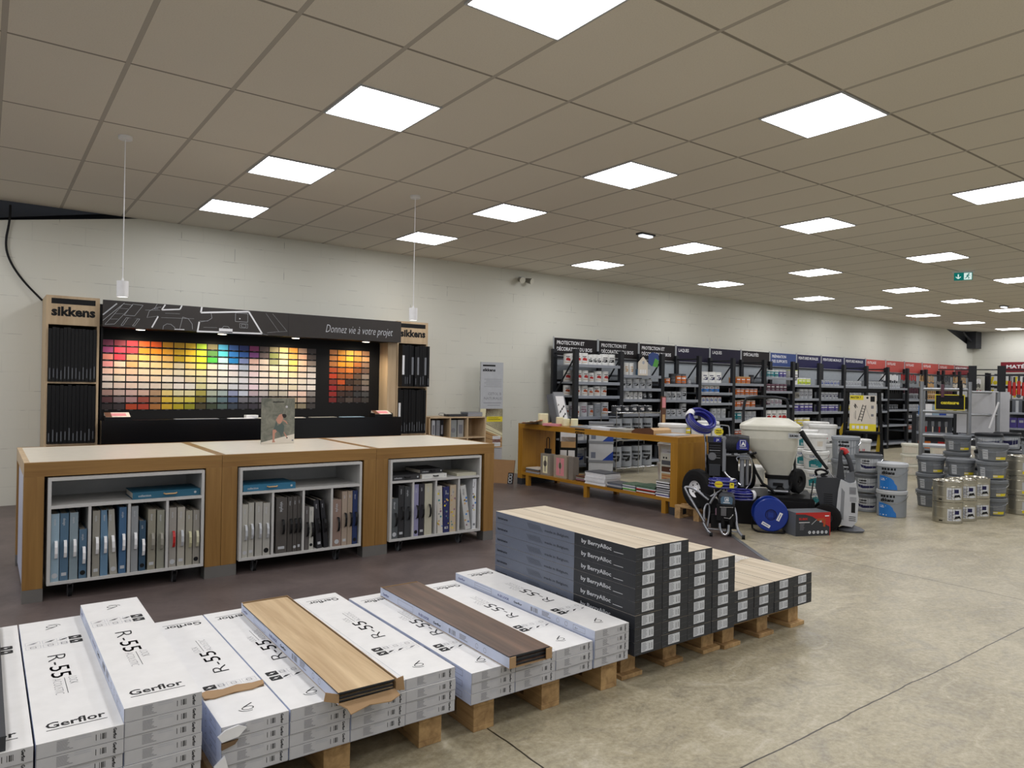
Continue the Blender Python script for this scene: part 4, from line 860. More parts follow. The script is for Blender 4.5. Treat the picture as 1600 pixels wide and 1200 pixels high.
# on the amber table top
TT = .8585
def sheet(x, y, w, d, th, c, lab, cat, rz=0, z=TT, tilt=0):
    m = MB(); m.box(0, w, 0, d, 0, th, c); o = m.build('sample_sheet', loc=(x, y, z), rz=rz); o.rotation_euler[1] = tilt; return tag(o, lab, cat)
for k in range(11):
    m = MB(); T = RZ(radians(-40+k*9)); m.box(0, .30, -.02, .02, k*.006, k*.006+.005, ['wax', 'brown', 'chart', 'tan', 'rust', 'cream_plastic'][k % 6], T)
    tag(m.build('wood_swatch', loc=(6.22, 7.72, TT+.0005), rz=radians(180)), 'wood tint swatch strip, %s from the bottom of the open fan' % ORD[k], 'swatch', 'swatch fan spread on the amber table')
for x, y, hh, rr_, lab in ((6.20, 7.66, .15, .070, 'large cream candle pot on the amber table, farthest left'), (6.28, 7.40, .11, .052, 'cream cup on the amber table beside the candle pot'), (6.22, 7.20, .10, .050, 'cream cup, leftmost of the three grouped cups'), (6.34, 7.17, .10, .048, 'cream cup, middle of the three grouped cups'), (6.25, 7.07, .10, .048, 'cream cup, rightmost of the three grouped cups')):
    m = MB(); m.lathe([(0, 0), (rr_*.9, 0), (rr_, hh*.1), (rr_, hh*.95), (rr_*.92, hh), (rr_*.85, hh*.97), (rr_*.8, hh*.6), (0, hh*.58)], 'wax', 24); tag(m.build('candle_pot', loc=(x, y, TT)), lab, 'candle pot', 'cream pots on the amber table')
sheet(6.09, 7.22, .10, .24, .03, 'pink', 'pink and red leaflet pile among the cream cups', 'leaflets', .3)
sheet(6.09, 6.62, .26, .42, .012, 'grey', 'long grey sample card with curled edge beside the cups', 'sample card', -.12, tilt=-.05)
sheet(6.10, 6.30, .30, .38, .030, 'print_light', 'pale silver sample card at the middle of the amber table', 'sample card', -.08)
sheet(6.10, 5.98, .28, .34, .028, 'stone', 'stone grey sample card on the right half of the amber table', 'sample card', -.15)
sheet(6.30, 6.35, .22, .25, .03, 'darkgrey', 'dark sample folder on the amber table behind the silver card', 'folder', .1)
m = MB(); m.prism([(0, 0), (.36, 0), (.36, .02), (.30, .055), (.05, .075), (0, .05)], (0, 0, 0), (0, 1, 0), (0, 0, 1), (.28, 0, 0), 'brown', side='tan'); tag(m.build('sample_case', loc=(6.10, 5.55, TT), rz=-.05), 'brown sample case with sloping lid on the amber table', 'case')
sheet(6.14, 5.28, .30, .25, .012, 'lightgrey', 'light grey sheets at the near end of the amber table', 'sheets', .1)
r = thing('easel_display', 'tilted grey display stand with black and white leaflet on the amber table', 'display stand', (6.56, 7.62, TT), radians(20))
m = MB(); T = Matrix.Rotation(radians(-14), 4, 'X'); m.box(-.14, .14, 0, .015, 0, .46, 'grey', T); m.box(-.18, -.14, .0, .10, 0, .44, 'midgrey', T); m.build('board', r)
m = MB(); p = Pl(m, T @ Vector((-.14, 0, 0)), T.to_3x3() @ Vector((1, 0, 0)), T.to_3x3() @ Vector((0, 0, 1)), .001); p.rect(.03, .04, .25, .40, 'white'); p.up(); [p.disc(.05+.02*(k % 9), .05+.012*k, .008+.004*(k % 3), 'ink') for k in range(20)]; m.build('leaflet', r)
# cardboard panels leaning on the table end
r = thing('leaning_panel', 'brown board with black label leaning against the far end of the amber table', 'board', (5.78, 8.34, 0), radians(-56))
m = MB(); T = Matrix.Rotation(radians(-14), 4, 'X'); m.box(0, .36, 0, .02, 0, .34, 'mdf', T); m.build('board', r); m = MB(); m.box(.28, .36, -.003, 0, 0, .16, 'ink', T)
p = Pl(m, T @ Vector((.28, -.003, 0)), (1, 0, 0), T.to_3x3() @ Vector((0, 0, 1)), .0005); [p.frame(.015, .02+.045*k, .06, .05+.045*k, .004, 'white') for k in range(3)]; m.build('label', r)
# ================================================================ cans and buckets
class Cy(Pl):
    """printing surface wrapped on a cylinder or cone, u measured round from the front"""
    def __init__(s, mb, r0, r1, z0, z1, a0=0.0, eps=.0006): s.mb = mb; s.r0, s.r1, s.z0, s.z1, s.a0 = r0, r1, z0, z1, a0; s.k = eps
    def p(s, u, v):
        t = (v-s.z0)/(s.z1-s.z0); r = s.r0+(s.r1-s.r0)*t + s.k; a = -pi/2 + s.a0 + u/max(s.r0, s.r1)
        return (r*cos(a), r*sin(a), v)
    def poly(s, pts, mat):
        u0, u1 = min(q[0] for q in pts), max(q[0] for q in pts); st = max(s.r0, s.r1)*.2; n = max(1, int((u1-u0)/st)+1)
        def clip(P, c, keep):
            out = []
            for a, b in zip(P, P[1:]+P[:1]):
                ia, ib = (a[0]-c)*keep >= 0, (b[0]-c)*keep >= 0
                if ia: out.append(a)
                if ia != ib: t = (c-a[0])/(b[0]-a[0]); out.append((c, a[1]+(b[1]-a[1])*t))
            return out
        for i in range(n):
            P = clip(clip(list(pts), u0+(u1-u0)*i/n, 1), u0+(u1-u0)*(i+1)/n, -1)
            if len(P) > 2: s.mb.add([s.p(*q) for q in P], [tuple(range(len(P)))], mat)
        return s
    def rect(s, u0, v0, u1, v1, mat):
        n = max(1, int(abs(u1-u0)/max(s.r0, s.r1)/.28)+1)
        for i in range(n):
            a, b = u0+(u1-u0)*i/n, u0+(u1-u0)*(i+1)/n
            s.mb.add([s.p(a, v0), s.p(b, v0), s.p(b, v1), s.p(a, v1)], [(0, 1, 2, 3)], mat)
        return s
_can = {}
def can_mesh(r, h, body, lab, lid, n=18):
    k = (r, h, body, lab, lid)
    if k in _can: return _can[k]
    m = MB(); m.lathe([(r*.97, 0), (r, .004), (r, h-.012), (r*1.02, h-.010), (r*1.02, h-.002), (r*.9, h), (r*.86, h-.006), (0, h-.006)], body, n, mats=[body, body, body, lid, lid, lid, lid])
    c = Cy(m, r, r, 0, h); rg_ = random.Random(int(r*7000+h*900)+len(lab))
    c.rect(-r*1.3, h*.12, r*1.3, h*.80, lab if lab in ('orange', 'yellow', 'lime', 'skyblue', 'plum', 'darkgrey', 'teal', 'purple', 'rust') else body); c.k += .0005
    if lab in ('orange', 'plum', 'skyblue', 'lime', 'rust', 'teal', 'yellow', 'purple'):
        c.rect(-r*.7, h*.52, r*.5, h*.66, 'white'); c.rect(-r*.6, h*.2, r*.3, h*.32, 'grey')
        if lab == 'skyblue': c.rect(-r*1.3, h*.55, r*1.3, h*.80, 'white'); c.k += .0003; c.rect(r*.1, h*.58, r*.6, h*.74, 'rust')
    elif lab in ('redprint', 'rustprint'):
        q = 'red' if lab == 'redprint' else 'rust'; c.poly([c_ for c_ in ((-r*.5, h*.38), (r*.7, h*.32), (r*.75, h*.52), (0, h*.62), (-r*.4, h*.56))], q); c.rect(-r*.5, h*.66, r*.5, h*.72, 'ink'); c.rect(-r*.7, h*.18, r*.7, h*.24, 'tan')
    else:
        for z in (.3, .45, .62): c.rect(-r*rg_.uniform(.3, .8), h*z, r*rg_.uniform(.2, .8), h*(z+rg_.uniform(.05, .11)), lab if lab in SPEC else 'ink')
        c.poly([(-r*.2, h*.25), (r*.5, h*.3), (r*.6, h*.5), (r*.1, h*.42)], lab if lab in SPEC else 'ink')
    o = m.build('paint_can'); me = o.data; bpy.data.objects.remove(o); _can[k] = me; return me
# ================================================================ wall racks
RY, RB, X0, PIT_ = 8.55, 9.15, 7.55, 1.01
def rack_bay(k, shelves, lab, grey_z=None, boards=True):
    r = thing('shelf_rack', lab, 'shelf rack', (X0+k*PIT_, RY, 0), 0, 'dark shelf racks along the back wall')
    for yy in (0, RB-RY-.06):
        m = MB(); m.box(0, .085, yy, yy+.06, 0, 1.985 if yy == 0 else 2.0, 'rack'); m.build('post', r)
    if k < 6 or k in (9, 10):
        for a, b in (((.04, .06, 1.85), (.04, RB-RY-.06, 1.25)), ((.04, .06, .55), (.04, RB-RY-.06, 1.2)), ((.04, .03, 1.93), (.04, RB-RY-.03, 1.93))):
            m = MB(); m.tube([a, b], .014, 'rack', 6); m.build('brace', r)
    m = MB(); m.box(.085, PIT_, RB-RY-.035, RB-RY-.01, 1.86, 1.89, 'rack'); m.build('beam', r)
    gz = grey_z or 1.5
    m = MB(); m.box(.085, PIT_, RB-RY-.012, RB-RY-.004, .10, gz, 'black'); m.build('back_panel', r)
    m = MB(); m.box(.085, PIT_, RB-RY-.012, RB-RY-.004, gz, 1.86, 'rack_back'); m.build('back_panel', r)
    for z in shelves:
        m = MB(); m.box(.087, PIT_-.002, .02, RB-RY-.065, z-.03, z, 'rack_shelf'); m.box(.087, PIT_-.002, .0, .02, z-.045, z+.004, 'rack_shelf'); m.build('shelf', r, bevel=.003)
    return r
BAYS = [
 (1.74, 1.46, 1.237, .90, .52, .14), (1.594, 1.37, 1.185, .934, .52, .14), (1.456, 1.177, .88, .50, .14), (1.494, 1.313, 1.12, .83, .48, .14),
 (1.496, 1.265, 1.03, .78, .46, .14), (1.64, 1.36, 1.07, .70, .14), (1.50, 1.21, .92, .60, .14), (1.50, 1.21, .92, .58, .14), (1.50, 1.21, .92, .58, .14),
 (1.50, 1.21, .92, .58, .14), (1.48, .95, .58, .14), (1.20, .95, .70, .42, .14), (1.20, .95, .70, .42, .14), (1.2, .8, .4), (1.2, .8, .4), (1.2, .8, .4)]
BN = ['first wood care bay', 'second wood care bay', 'third wood care bay', 'first lacquer bay', 'second lacquer bay', 'speciality bay', 'surface preparation bay', 'first wall paint bay', 'second wall paint bay', 'third wall paint bay',
      'first tool bay', 'second tool bay', 'third tool bay', 'fourth tool bay', 'fifth tool bay', 'sixth tool bay']
for k, sh in enumerate(BAYS):
    rack_bay(k, sh, 'dark metal shelf rack bay, %s along the back wall' % BN[k], 1.5)
m = MB(); m.box(0, .085, 0, .06, 0, 1.985, 'rack'); m.box(0, .085, .54, .60, 0, 2.0, 'rack'); tag(m.build('rack_post', loc=(X0+16*PIT_+.002, RY, 0)), 'last dark rack post at the far right corner of the back wall', 'rack post')
SG = [('PROTECTION ET|DÉCORATION DU BOIS', 'black_sign')]*3 + [('LAQUES', 'purple_sign')]*2 + [('SPÉCIALITÉS', 'black_sign'), ('PRÉPARATION|DES SUPPORTS', 'blue_sign')] + [('PEINTURES MURALES', 'navy_sign')]*3 + [('OUTILLAGE', 'red_sign')]*5 + [('MATÉRIEL ET ÉQUIPEMENT', 'darkred_sign')]
for k, (t, c) in enumerate(SG):
    r = thing('aisle_sign', '%s sign reading %s, %s sign above the wall racks' % ({'black_sign': 'black', 'purple_sign': 'dark purple', 'blue_sign': 'bright blue', 'navy_sign': 'navy', 'red_sign': 'red', 'darkred_sign': 'dark red'}[c], t.split('|')[0].lower(), ORD[k]), 'sign', (7.655+1.02*k, 9.19, 1.905), 0, 'category signs above the wall racks')
    m = MB(); m.box(0, .965, 0, .012, 0, .29, c); p = Pl(m, (0, 0, 0), (1, 0, 0), (0, 0, 1)); ls = t.split('|')
    for i, l in enumerate(ls): p.text(l, .05, .185-i*.105, .062, 'white', width=min(.80, .046*len(l)+.02), bold=.02)
    m.build('panel', r)
    m = MB(); m.box(-.02, -.008, 0, .02, -.02, .31, 'lightgrey'); m.box(.972, .984, 0, .02, -.02, .31, 'lightgrey'); m.box(-.008, .972, 0, .02, -.018, -.004, 'lightgrey'); m.build('frame', r)
# goods: (count, radius, height, body, label, lid)
W_, T_ = 'white_plastic', 'tin'
STOCK = {
 0: [(1.74, [(2, .065, .19, W_, 'redprint', W_), (3, .048, .17, W_, 'ink', W_), (2, .070, .19, W_, 'ink', W_)]), (1.46, [(2, .068, .19, W_, 'redprint', W_), (1, .052, .155, W_, 'redprint', W_), (2, .072, .185, W_, 'redprint', W_)]),
     (1.237, [(2, .065, .17, W_, 'rustprint', 'lightgrey'), (1, .050, .14, W_, 'rustprint', W_), (2, .068, .165, W_, 'rustprint', 'lightgrey')]), (.90, [(1, .055, .17, W_, 'rustprint', W_), (1, .078, .23, 'lightgrey', 'mauve', W_), (1, .055, .18, 'lightgrey', 'rustprint', W_), (1, .068, .22, 'bucket_silver', 'grey', W_), (1, .082, .23, 'lightgrey', 'rustprint', W_)]),
     (.52, [(3, .11, .20, W_, 'ink_soft', W_)]), (.14, [(3, .12, .24, 'lightgrey', 'blue', W_)])],
 1: [(1.594, [(3, .046, .21, W_, 'tan', W_)]), (1.37, [(5, .070, .165, 'lightgrey', 'ink', W_)]), (1.185, [(1, .045, .12, 'grey', 'ink', 'lightgrey'), (1, .055, .14, W_, 'ink', W_), (3, .042, .125, W_, 'ink_grey', W_), (2, .055, .13, 'darkgrey', 'lightgrey', 'darkgrey')]),
     (.934, [(3, .045, .13, 'lightgrey', 'orange', 'lightgrey'), (1, .060, .16, 'lightgrey', 'pink', 'lightgrey'), (3, .048, .14, 'lightgrey', 'orange', 'lightgrey')]), (.52, [(6, .062, .13, 'darkgrey', 'white', 'chrome')]), (.14, [(3, .12, .22, 'bucket_silver', 'ink', 'black')])],
 2: [(1.456, [(2, .055, .12, 'lightgrey', 'orange', 'darkgrey'), (1, .060, .19, 'darkgrey', 'midgrey', 'darkgrey'), (2, .068, .19, 'midgrey', 'orange', 'darkgrey'), (1, .05, .11, 'grey', 'lightgrey', 'grey')]), (1.177, [(4, .062, .15, 'lightgrey', 'ink', 'ink_grey'), (1, .068, .24, 'lightgrey', 'ink', 'darkgrey')]),
     (.88, [(4, .062, .13, 'lightgrey', 'ink', 'ink_grey'), (1, .066, .24, 'lightgrey', 'ink', 'darkgrey')]), (.50, [(5, .075, .20, 'stone', 'yellow', 'lightgrey')]), (.14, [(3, .12, .24, 'bucket_silver', 'ink', 'ink')])],
 3: [(1.494, [(1, .058, .12, W_, 'blue', W_), (3, .088, .21, W_, 'navy_sign', W_)]), (1.313, [(4, .074, .135, W_, 'skyblue', W_)]), (1.12, [(6, .050, .115, W_, 'blue', 'rust')]), (.83, [(3, .060, .13, 'lightgrey', 'grey', 'darkgrey'), (3, .062, .19, 'lightgrey', 'grey', 'darkgrey')]), (.48, [(5, .07, .18, 'lightgrey', 'ink', 'ink')]), (.14, [(4, .09, .24, 'lightgrey', 'ink', 'ink')])],
 4: [(1.496, [(1, .060, .12, 'tan', 'rust', 'tan'), (3, .068, .14, 'tan', 'orange', 'tan'), (1, .05, .18, 'darkgrey', 'midgrey', 'darkgrey')]), (1.265, [(6, .062, .145, 'lightgrey', 'orange', 'mauve')]), (1.03, [(2, .068, .14, 'lightgrey', 'orange', 'tan'), (1, .068, .15, 'lightgrey', 'rust', 'tan'), (2, .070, .14, 'lightgrey', 'orange', 'tan')]), (.78, [(2, .075, .17, 'lightgrey', 'teal', W_), (3, .072, .17, 'lightgrey', 'grey', W_)]), (.46, [(6, .055, .14, 'lightgrey', 'rust', 'lightgrey')]), (.14, [(4, .09, .22, 'lightgrey', 'rust', 'lightgrey')])],
 5: [(1.64, [(2, .060, .15, 'lightgrey', 'teal', W_), (2, .062, .15, W_, 'teal', W_), (2, .060, .15, 'lightgrey', 'purple', W_)]), (1.36, [(6, .064, .15, 'mauve', 'plum', 'plum')]), (1.07, [(2, .060, .11, 'stone', 'plum', 'lightgrey'), (3, .062, .13, 'lightgrey', 'mauve', W_)]), (.70, [(1, .055, .12, W_, 'ink', W_), (4, .088, .27, W_, 'redprint', W_)]), (.14, [(3, .12, .28, W_, 'redprint', W_)])],
 6: [(1.50, [(1, .115, .31, W_, 'ink_grey', 'lime'), (3, .072, .15, W_, 'lime', W_)]), (1.21, [(2, .070, .14, 'stone', 'ink', 'grey'), (3, .075, .21, 'lightgrey', 'ink_grey', 'grey')]), (.92, [(1, .055, .12, W_, 'lime', W_), (4, .080, .19, 'lightgrey', 'purple', W_)]), (.60, [(3, .115, .20, W_, 'yellow', W_)]), (.14, [(3, .12, .24, W_, 'grey', W_)])],
}
for k in (7, 8, 9): STOCK[k] = [(1.50, [(7, .058, .10+.004*k, 'lightgrey', 'blue' if k == 7 else 'grey', 'grey')]), (1.21, [(6, .066, .145, 'lightgrey', 'navy_sign' if k == 7 else 'grey', 'grey')]), (.92, [(6, .066, .16, 'lightgrey', 'purple' if k == 7 else 'yellow' if k == 8 else 'grey', 'lightgrey')]), (.58, [(3, .11, .20, 'midgrey', 'grey', 'midgrey')])]
STOCK[10] = [(1.48, [(6, .05, .13, 'lightgrey', 'grey', 'grey')]), (.95, [(5, .055, .12, 'darkgrey', 'grey', 'grey')])]
for k in (11, 12): STOCK[k] = [(1.20, [(6, .05, .15, 'grey' if k == 11 else 'tan', 'ink', 'lightgrey')]), (.95, [(6, .05, .13, 'lightgrey', 'grey', 'lightgrey')]), (.70, [(5, .06, .14, 'darkgrey', 'white', 'grey')]), (.42, [(6, .05, .14, 'grey', 'rust', 'lightgrey')])]
CB = {'white_plastic': 'white', 'tin': 'tin', 'lightgrey': 'light grey', 'grey': 'grey', 'darkgrey': 'dark grey', 'midgrey': 'mid grey', 'stone': 'stone grey', 'tan': 'tan', 'mauve': 'mauve', 'bucket_silver': 'silver'}
LB = {'redprint': 'red', 'rustprint': 'rust red', 'ink': 'black', 'ink_grey': 'grey', 'ink_soft': 'pale', 'tan': 'tan', 'white': 'white', 'orange': 'orange', 'pink': 'pink', 'midgrey': 'grey', 'lightgrey': 'pale', 'yellow': 'yellow', 'navy_sign': 'navy', 'skyblue': 'sky blue', 'blue': 'blue', 'grey': 'grey', 'rust': 'rust', 'teal': 'teal', 'purple': 'purple', 'plum': 'plum', 'mauve': 'mauve', 'lime': 'lime', }
rg = random.Random(4)
SN = {}
for k, rows in STOCK.items():
    for z, items in rows:
        shn = ORD[BAYS[k].index(z)]
        tot = sum(c[0] for c in items); wsum = sum(c[0]*2*c[1] for c in items); gap = max(.002, min(.02, (.90-wsum)/(tot+1))); x = X0+k*PIT_+.105; i = 0
        for (cnt, r_, h_, b_, l_, lid) in items:
            me = can_mesh(r_, h_, b_, l_, lid)
            for _ in range(cnt):
                o = bpy.data.objects.new('paint_can', me); COL.objects.link(o)
                o.location = (x+r_, RY+.09+r_*.6+rg.uniform(0, .02), z+.0005); o.rotation_euler = (0, 0, rg.uniform(-.25, .25)-.35)
                tag(o, '%s can, %s print, %s, %s shelf, %s' % (CB[b_], LB[l_], nth(i, tot), shn, BN[k]), 'paint can', 'cans on the %s shelf of the %s' % (shn, BN[k]))
                if k == 0 and r_ < .1:
                    o2 = bpy.data.objects.new('paint_can', me); COL.objects.link(o2); o2.location = (x+r_, RY+.38, z+.0005); o2.rotation_euler = (0, 0, -.6)
                    tag(o2, '%s can, %s print, %s back row, %s shelf, %s' % (CB[b_], LB[l_], nth(i, tot).replace(' from left', ''), shn, BN[k]), 'paint can', 'back row cans on the %s shelf of the %s' % (shn, BN[k]))
                x += 2*r_+gap; i += 1
# odds and ends on the racks
m = MB(); m.prism([(0, 0), (.22, 0), (.22, .22), (.11, .32), (0, .22)], (0, 0, 0), (1, 0, 0), (0, 0, 1), (0, .02, 0), 'chart'); p = Pl(m, (0, 0, 0), (1, 0, 0), (0, 0, 1)); [p.rect(.03+.055*i, .03, .07+.055*i, .10, 'white') for i in range(3)]; p.disc(.11, .22, .03, 'ink_soft')
tag(m.build('house_shaped_card', loc=(X0+PIT_+.42, RY-.02, 1.595)), 'cream house shaped display card at the top of the second wood care bay', 'display card')
m = MB(); m.prism([(0, .05), (.08, 0), (.2, .02), (.26, .1), (.24, .22), (.1, .24), (0, .2)], (0, 0, 0), (1, 0, 0), (0, 0, 1), (0, .01, 0), 'blue_sign'); m.prism([(.1, .0), (.22, -.02), (.25, .1), (.16, .14)], (0, -.003, 0), (1, 0, 0), (0, 0, 1), (0, .003, 0), 'green'); tag(m.build('picture_card', loc=(X0+PIT_+.66, RY-.02, 1.76)), 'blue and green picture card beside the house shaped card', 'display card')
for i in range(3):
    m = MB(); m.box(0, .085, 0, .08, 0, .11-.03*(i == 1), 'steelblue' if i < 2 else 'lightgrey'); tag(m.build('small_carton', loc=(X0+PIT_+.50+i*.10, RY+.05, 1.5945)), 'small blue grey carton on the top shelf of second bay, %s of three' % nth(i, 3), 'carton', 'small cartons beside the house card')
m = MB(); m.box(0, .11, 0, .03, 0, .62, 'brown'); p = Pl(m, (0, 0, 0), (1, 0, 0), (0, 0, 1)); p.rect(.01, .42, .10, .60, 'pink'); p.rect(.02, .1, .09, .3, 'tan'); tag(m.build('banner_strip', loc=(X0+2*PIT_-.02, RY-.04, .62)), 'narrow brown and pink banner fixed to the third rack post', 'banner')
r = thing('wire_basket', 'chrome wire rack of dark cans by the amber table, below the second bay', 'wire rack', (8.0, 8.05, 0), 0)
for z in (.1, .55, .98):
    m = MB(); m.tube([(0, 0, z), (1.0, 0, z), (1.0, .35, z), (0, .35, z)], .008, 'chrome', 6, closed=True); [m.tube([(0, .05+.06*i, z), (1.0, .05+.06*i, z)], .004, 'chrome', 5) for i in range(5)]; m.build('tier', r)
for x in (0, .5, 1.0):
    m = MB(); m.tube([(x, -.0, 0), (x, -.0, 1.02)], .008, 'chrome', 6); m.tube([(x, .35, 0), (x, .35, 1.02)], .008, 'chrome', 6); m.build('upright', r)
me = can_mesh(.105, .34, 'bucket_silver', 'ink', 'ink')
for row, z in enumerate((.109, .559)):
    for i in range(4):
        o = bpy.data.objects.new('paint_can', me); COL.objects.link(o); o.location = (8.14+i*.235, 8.22, z+.002); o.rotation_euler = (0, 0, -.6); tag(o, 'large silver can, black label, %s, %s tier of chrome rack' % (nth(i, 4), ('lower', 'middle')[row]), 'paint can', 'large silver cans in the chrome rack')
for i in range(5):
    o = bpy.data.objects.new('paint_can', can_mesh(.075, .10, 'darkgrey', 'white', 'chrome')); COL.objects.link(o); o.location = (8.13+i*.18, 8.2, .990); tag(o, 'low dark can with chrome lid, %s, top tier of chrome rack' % nth(i, 5), 'paint can', 'low dark cans on the chrome rack')
for i in range(3):
    r = thing('storage_box', 'grey box with blue corner, %s of the stack behind the amber table' % level(i, 3), 'box', (7.33, 7.95, .001+i*.285), radians(-42), 'grey boxes behind the amber table')
    m = MB(); m.box(0, .36, 0, .28, 0, .25, 'lightgrey'); p = Pl(m, (0, 0, 0), (1, 0, 0), (0, 0, 1)); p.poly([(.20, 0), (.36, 0), (.36, .14)], 'blue'); p.rect(.03, .03, .10, .12, 'slate_carton'); m.build('body', r, bevel=.003)
    m = MB(); m.box(-.008, .368, -.008, .288, .25, .284, 'grey'); m.build('lid', r, bevel=.003)
m = MB(); m.box(0, .27, 0, .03, 0, .86, 'black'); p = Pl(m, (0, 0, 0), (1, 0, 0), (0, 0, 1)); p.rect(.02, .55, .25, .78, 'white'); p.rect(.03, .46, .25, .62, 'tan'); p.up(); p.rect(.02, .20, .12, .42, 'white'); p.rect(.14, .18, .24, .42, 'white'); p.up(); p.rect(.03, .25, .11, .32, 'rust'); p.rect(.15, .25, .23, .32, 'rust'); o = m.build('display_card', loc=(7.02, 8.28, .001), rz=radians(-45)); tag(o, 'black leaflet stand with white and wood pictures behind the amber table', 'leaflet stand')
m = MB(); m.box(0, .30, 0, .3, 0, .62, 'black'); m.box(0, .3, -.004, 0, .56, .62, 'lightgrey'); m.box(-.01, .31, -.01, .31, .26, .28, 'lightgrey'); tag(m.build('small_cabinet', loc=(7.62, 8.15, .0), rz=radians(-20)), 'small black cabinet with grey edges behind the amber table', 'cabinet')
# hanging tools in the tool bays
def hang(kind, c):
    m = MB()
    if kind == 'paint_roller': m.cyl((0, 0, -.02), (0, 0, -.16), .028, mat=c, n=10); m.tube([(0, 0, 0), (0, -.01, -.02)], .004, 'steel', 5); m.cyl((0, 0, -.16), (0, 0, -.27), .012, mat='ink', n=8)
    elif kind == 'paint_brush': m.box(-.03, .03, -.008, .008, -.30, -.20, c); m.box(-.031, .031, -.009, .009, -.20, -.16, 'steel'); m.prism([(-.03, -.16), (.03, -.16), (.012, -.11), (.014, 0), (-.014, 0), (-.012, -.11)], (0, -.007, 0), (1, 0, 0), (0, 0, 1), (0, .014, 0), 'tan')
    else: m.box(-.035, .035, -.004, .004, -.22, -.14, 'steel'); m.cyl((0, 0, -.14), (0, 0, 0), .015, .018, c, 8)
    o = m.build(kind); me = o.data; bpy.data.objects.remove(o); return me
HM = {k: hang(*k) for k in (('paint_roller', 'white'), ('paint_brush', 'chart'), ('scraper', 'red'), ('paint_brush', 'tan'), ('scraper', 'darkgrey'), ('scraper', 'plum'), ('paint_roller', 'grey'))}
HP = {10: [(1.86, ('paint_roller', 'white')), (1.66, ('paint_roller', 'grey'))], 11: [(1.86, ('scraper', 'red')), (1.52, ('scraper', 'plum'))], 12: [(1.86, ('paint_brush', 'tan')), (1.52, ('paint_brush', 'chart'))], 13: [(1.86, ('scraper', 'darkgrey')), (1.5, ('scraper', 'plum'))], 14: [(1.86, ('paint_brush', 'chart')), (1.5, ('scraper', 'darkgrey'))], 15: [(1.86, ('paint_roller', 'white')), (1.5, ('scraper', 'red'))]}
for k, rows in HP.items():
    for ri, (z, kk) in enumerate(rows):
        n = 8
        for i in range(n):
            o = bpy.data.objects.new(kk[0], HM[kk]); COL.objects.link(o); o.location = (X0+k*PIT_+.16+i*.105, RY+.22-.06*ri, z-.02-.02*(i % 2)); o.rotation_euler = (0, 0, -.3)
            tag(o, '%s %s, %s in the %s hanging row of the %s' % ({'plum': 'dark red', 'chart': 'pale'}.get(kk[1], kk[1]), kk[0].replace('_', ' '), nth(i, n), ('upper', 'lower')[ri], BN[k]), kk[0].replace('_', ' '), 'hanging tools in the %s, %s row' % (BN[k], ('upper', 'lower')[ri]))
        m = MB(); [m.tube([(X0+k*PIT_+.16+i*.105, RY+.18-.06*ri, z-.01), (X0+k*PIT_+.16+i*.105, RB-.012, z-.01)], .004, 'steel', 5) for i in range(n)]
        par = [o for o in bpy.data.objects if o.name.startswith('shelf_rack') and abs(o.location.x-(X0+k*PIT_)) < .01][0]
        o = m.build('hook_row', par); o.location = (-par.location.x, -par.location.y, 0)
# ================================================================ machines by the amber table
def star(p, u, v, r, mat, n=14):
    p.poly([(u+(r if i % 2 else r*.82)*1.2*cos(pi*i/n), v+(r if i % 2 else r*.82)*sin(pi*i/n)) for i in range(2*n)], mat)
def wheel(parent, c, ax, r, w, hub='white', name='wheel'):
    c = Vector(c); ax = Vector(ax).normalized()
    m = MB(); T = Matrix.Translation(c) @ ax.to_track_quat('Z', 'Y').to_matrix().to_4x4()
    m.lathe([(r*.42, -w*.45), (r*.72, -w*.5), (r*.92, -w*.46), (r, -w*.3), (r, w*.3), (r*.92, w*.46), (r*.72, w*.5), (r*.42, w*.45)], 'rubber', 28, T)
    for k in range(12): a = 2*pi*k/12; m.box(-.004, .004, r*.975, r*1.012, -w*.3, w*.3, 'rubber', T @ Matrix.Rotation(a, 4, 'Z'))
    o = m.build(name, parent)
    m = MB(); m.lathe([(0, w*.30), (r*.10, w*.34), (r*.12, w*.22), (r*.34, w*.24), (r*.42, w*.44), (r*.45, w*.42), (r*.45, -w*.4), (0, -w*.3)], hub, 24, T)
    for k in range(5): a = 2*pi*k/5; m.disc((r*.27*cos(a), r*.27*sin(a)), r*.05, w*.245, 'ink', 8, T)
    m.build('hub', o); return o
# pallet under the big sprayer
r = pallet(0, 0, 0, 'reddish wooden pallet under the large paint sprayer'); r.location = (5.98, 5.12, 0); r.rotation_euler = (0, 0, radians(-84)); r.scale = (.66, .40, 1)
# black covered platform
m = MB(); m.box(-.42, .40, -.26, .40, 0, .27, 'black'); m.prism([(-.42, .27), (.40, .27), (.38, .30), (-.40, .295)], (0, -.26, 0), (1, 0, 0), (0, 0, 1), (0, .66, 0), 'binder_black'); tag(m.build('low_platform', loc=(6.72, 4.44, 0), rz=radians(-54), bevel=.008), 'low black covered platform carrying the mixing hopper', 'platform')
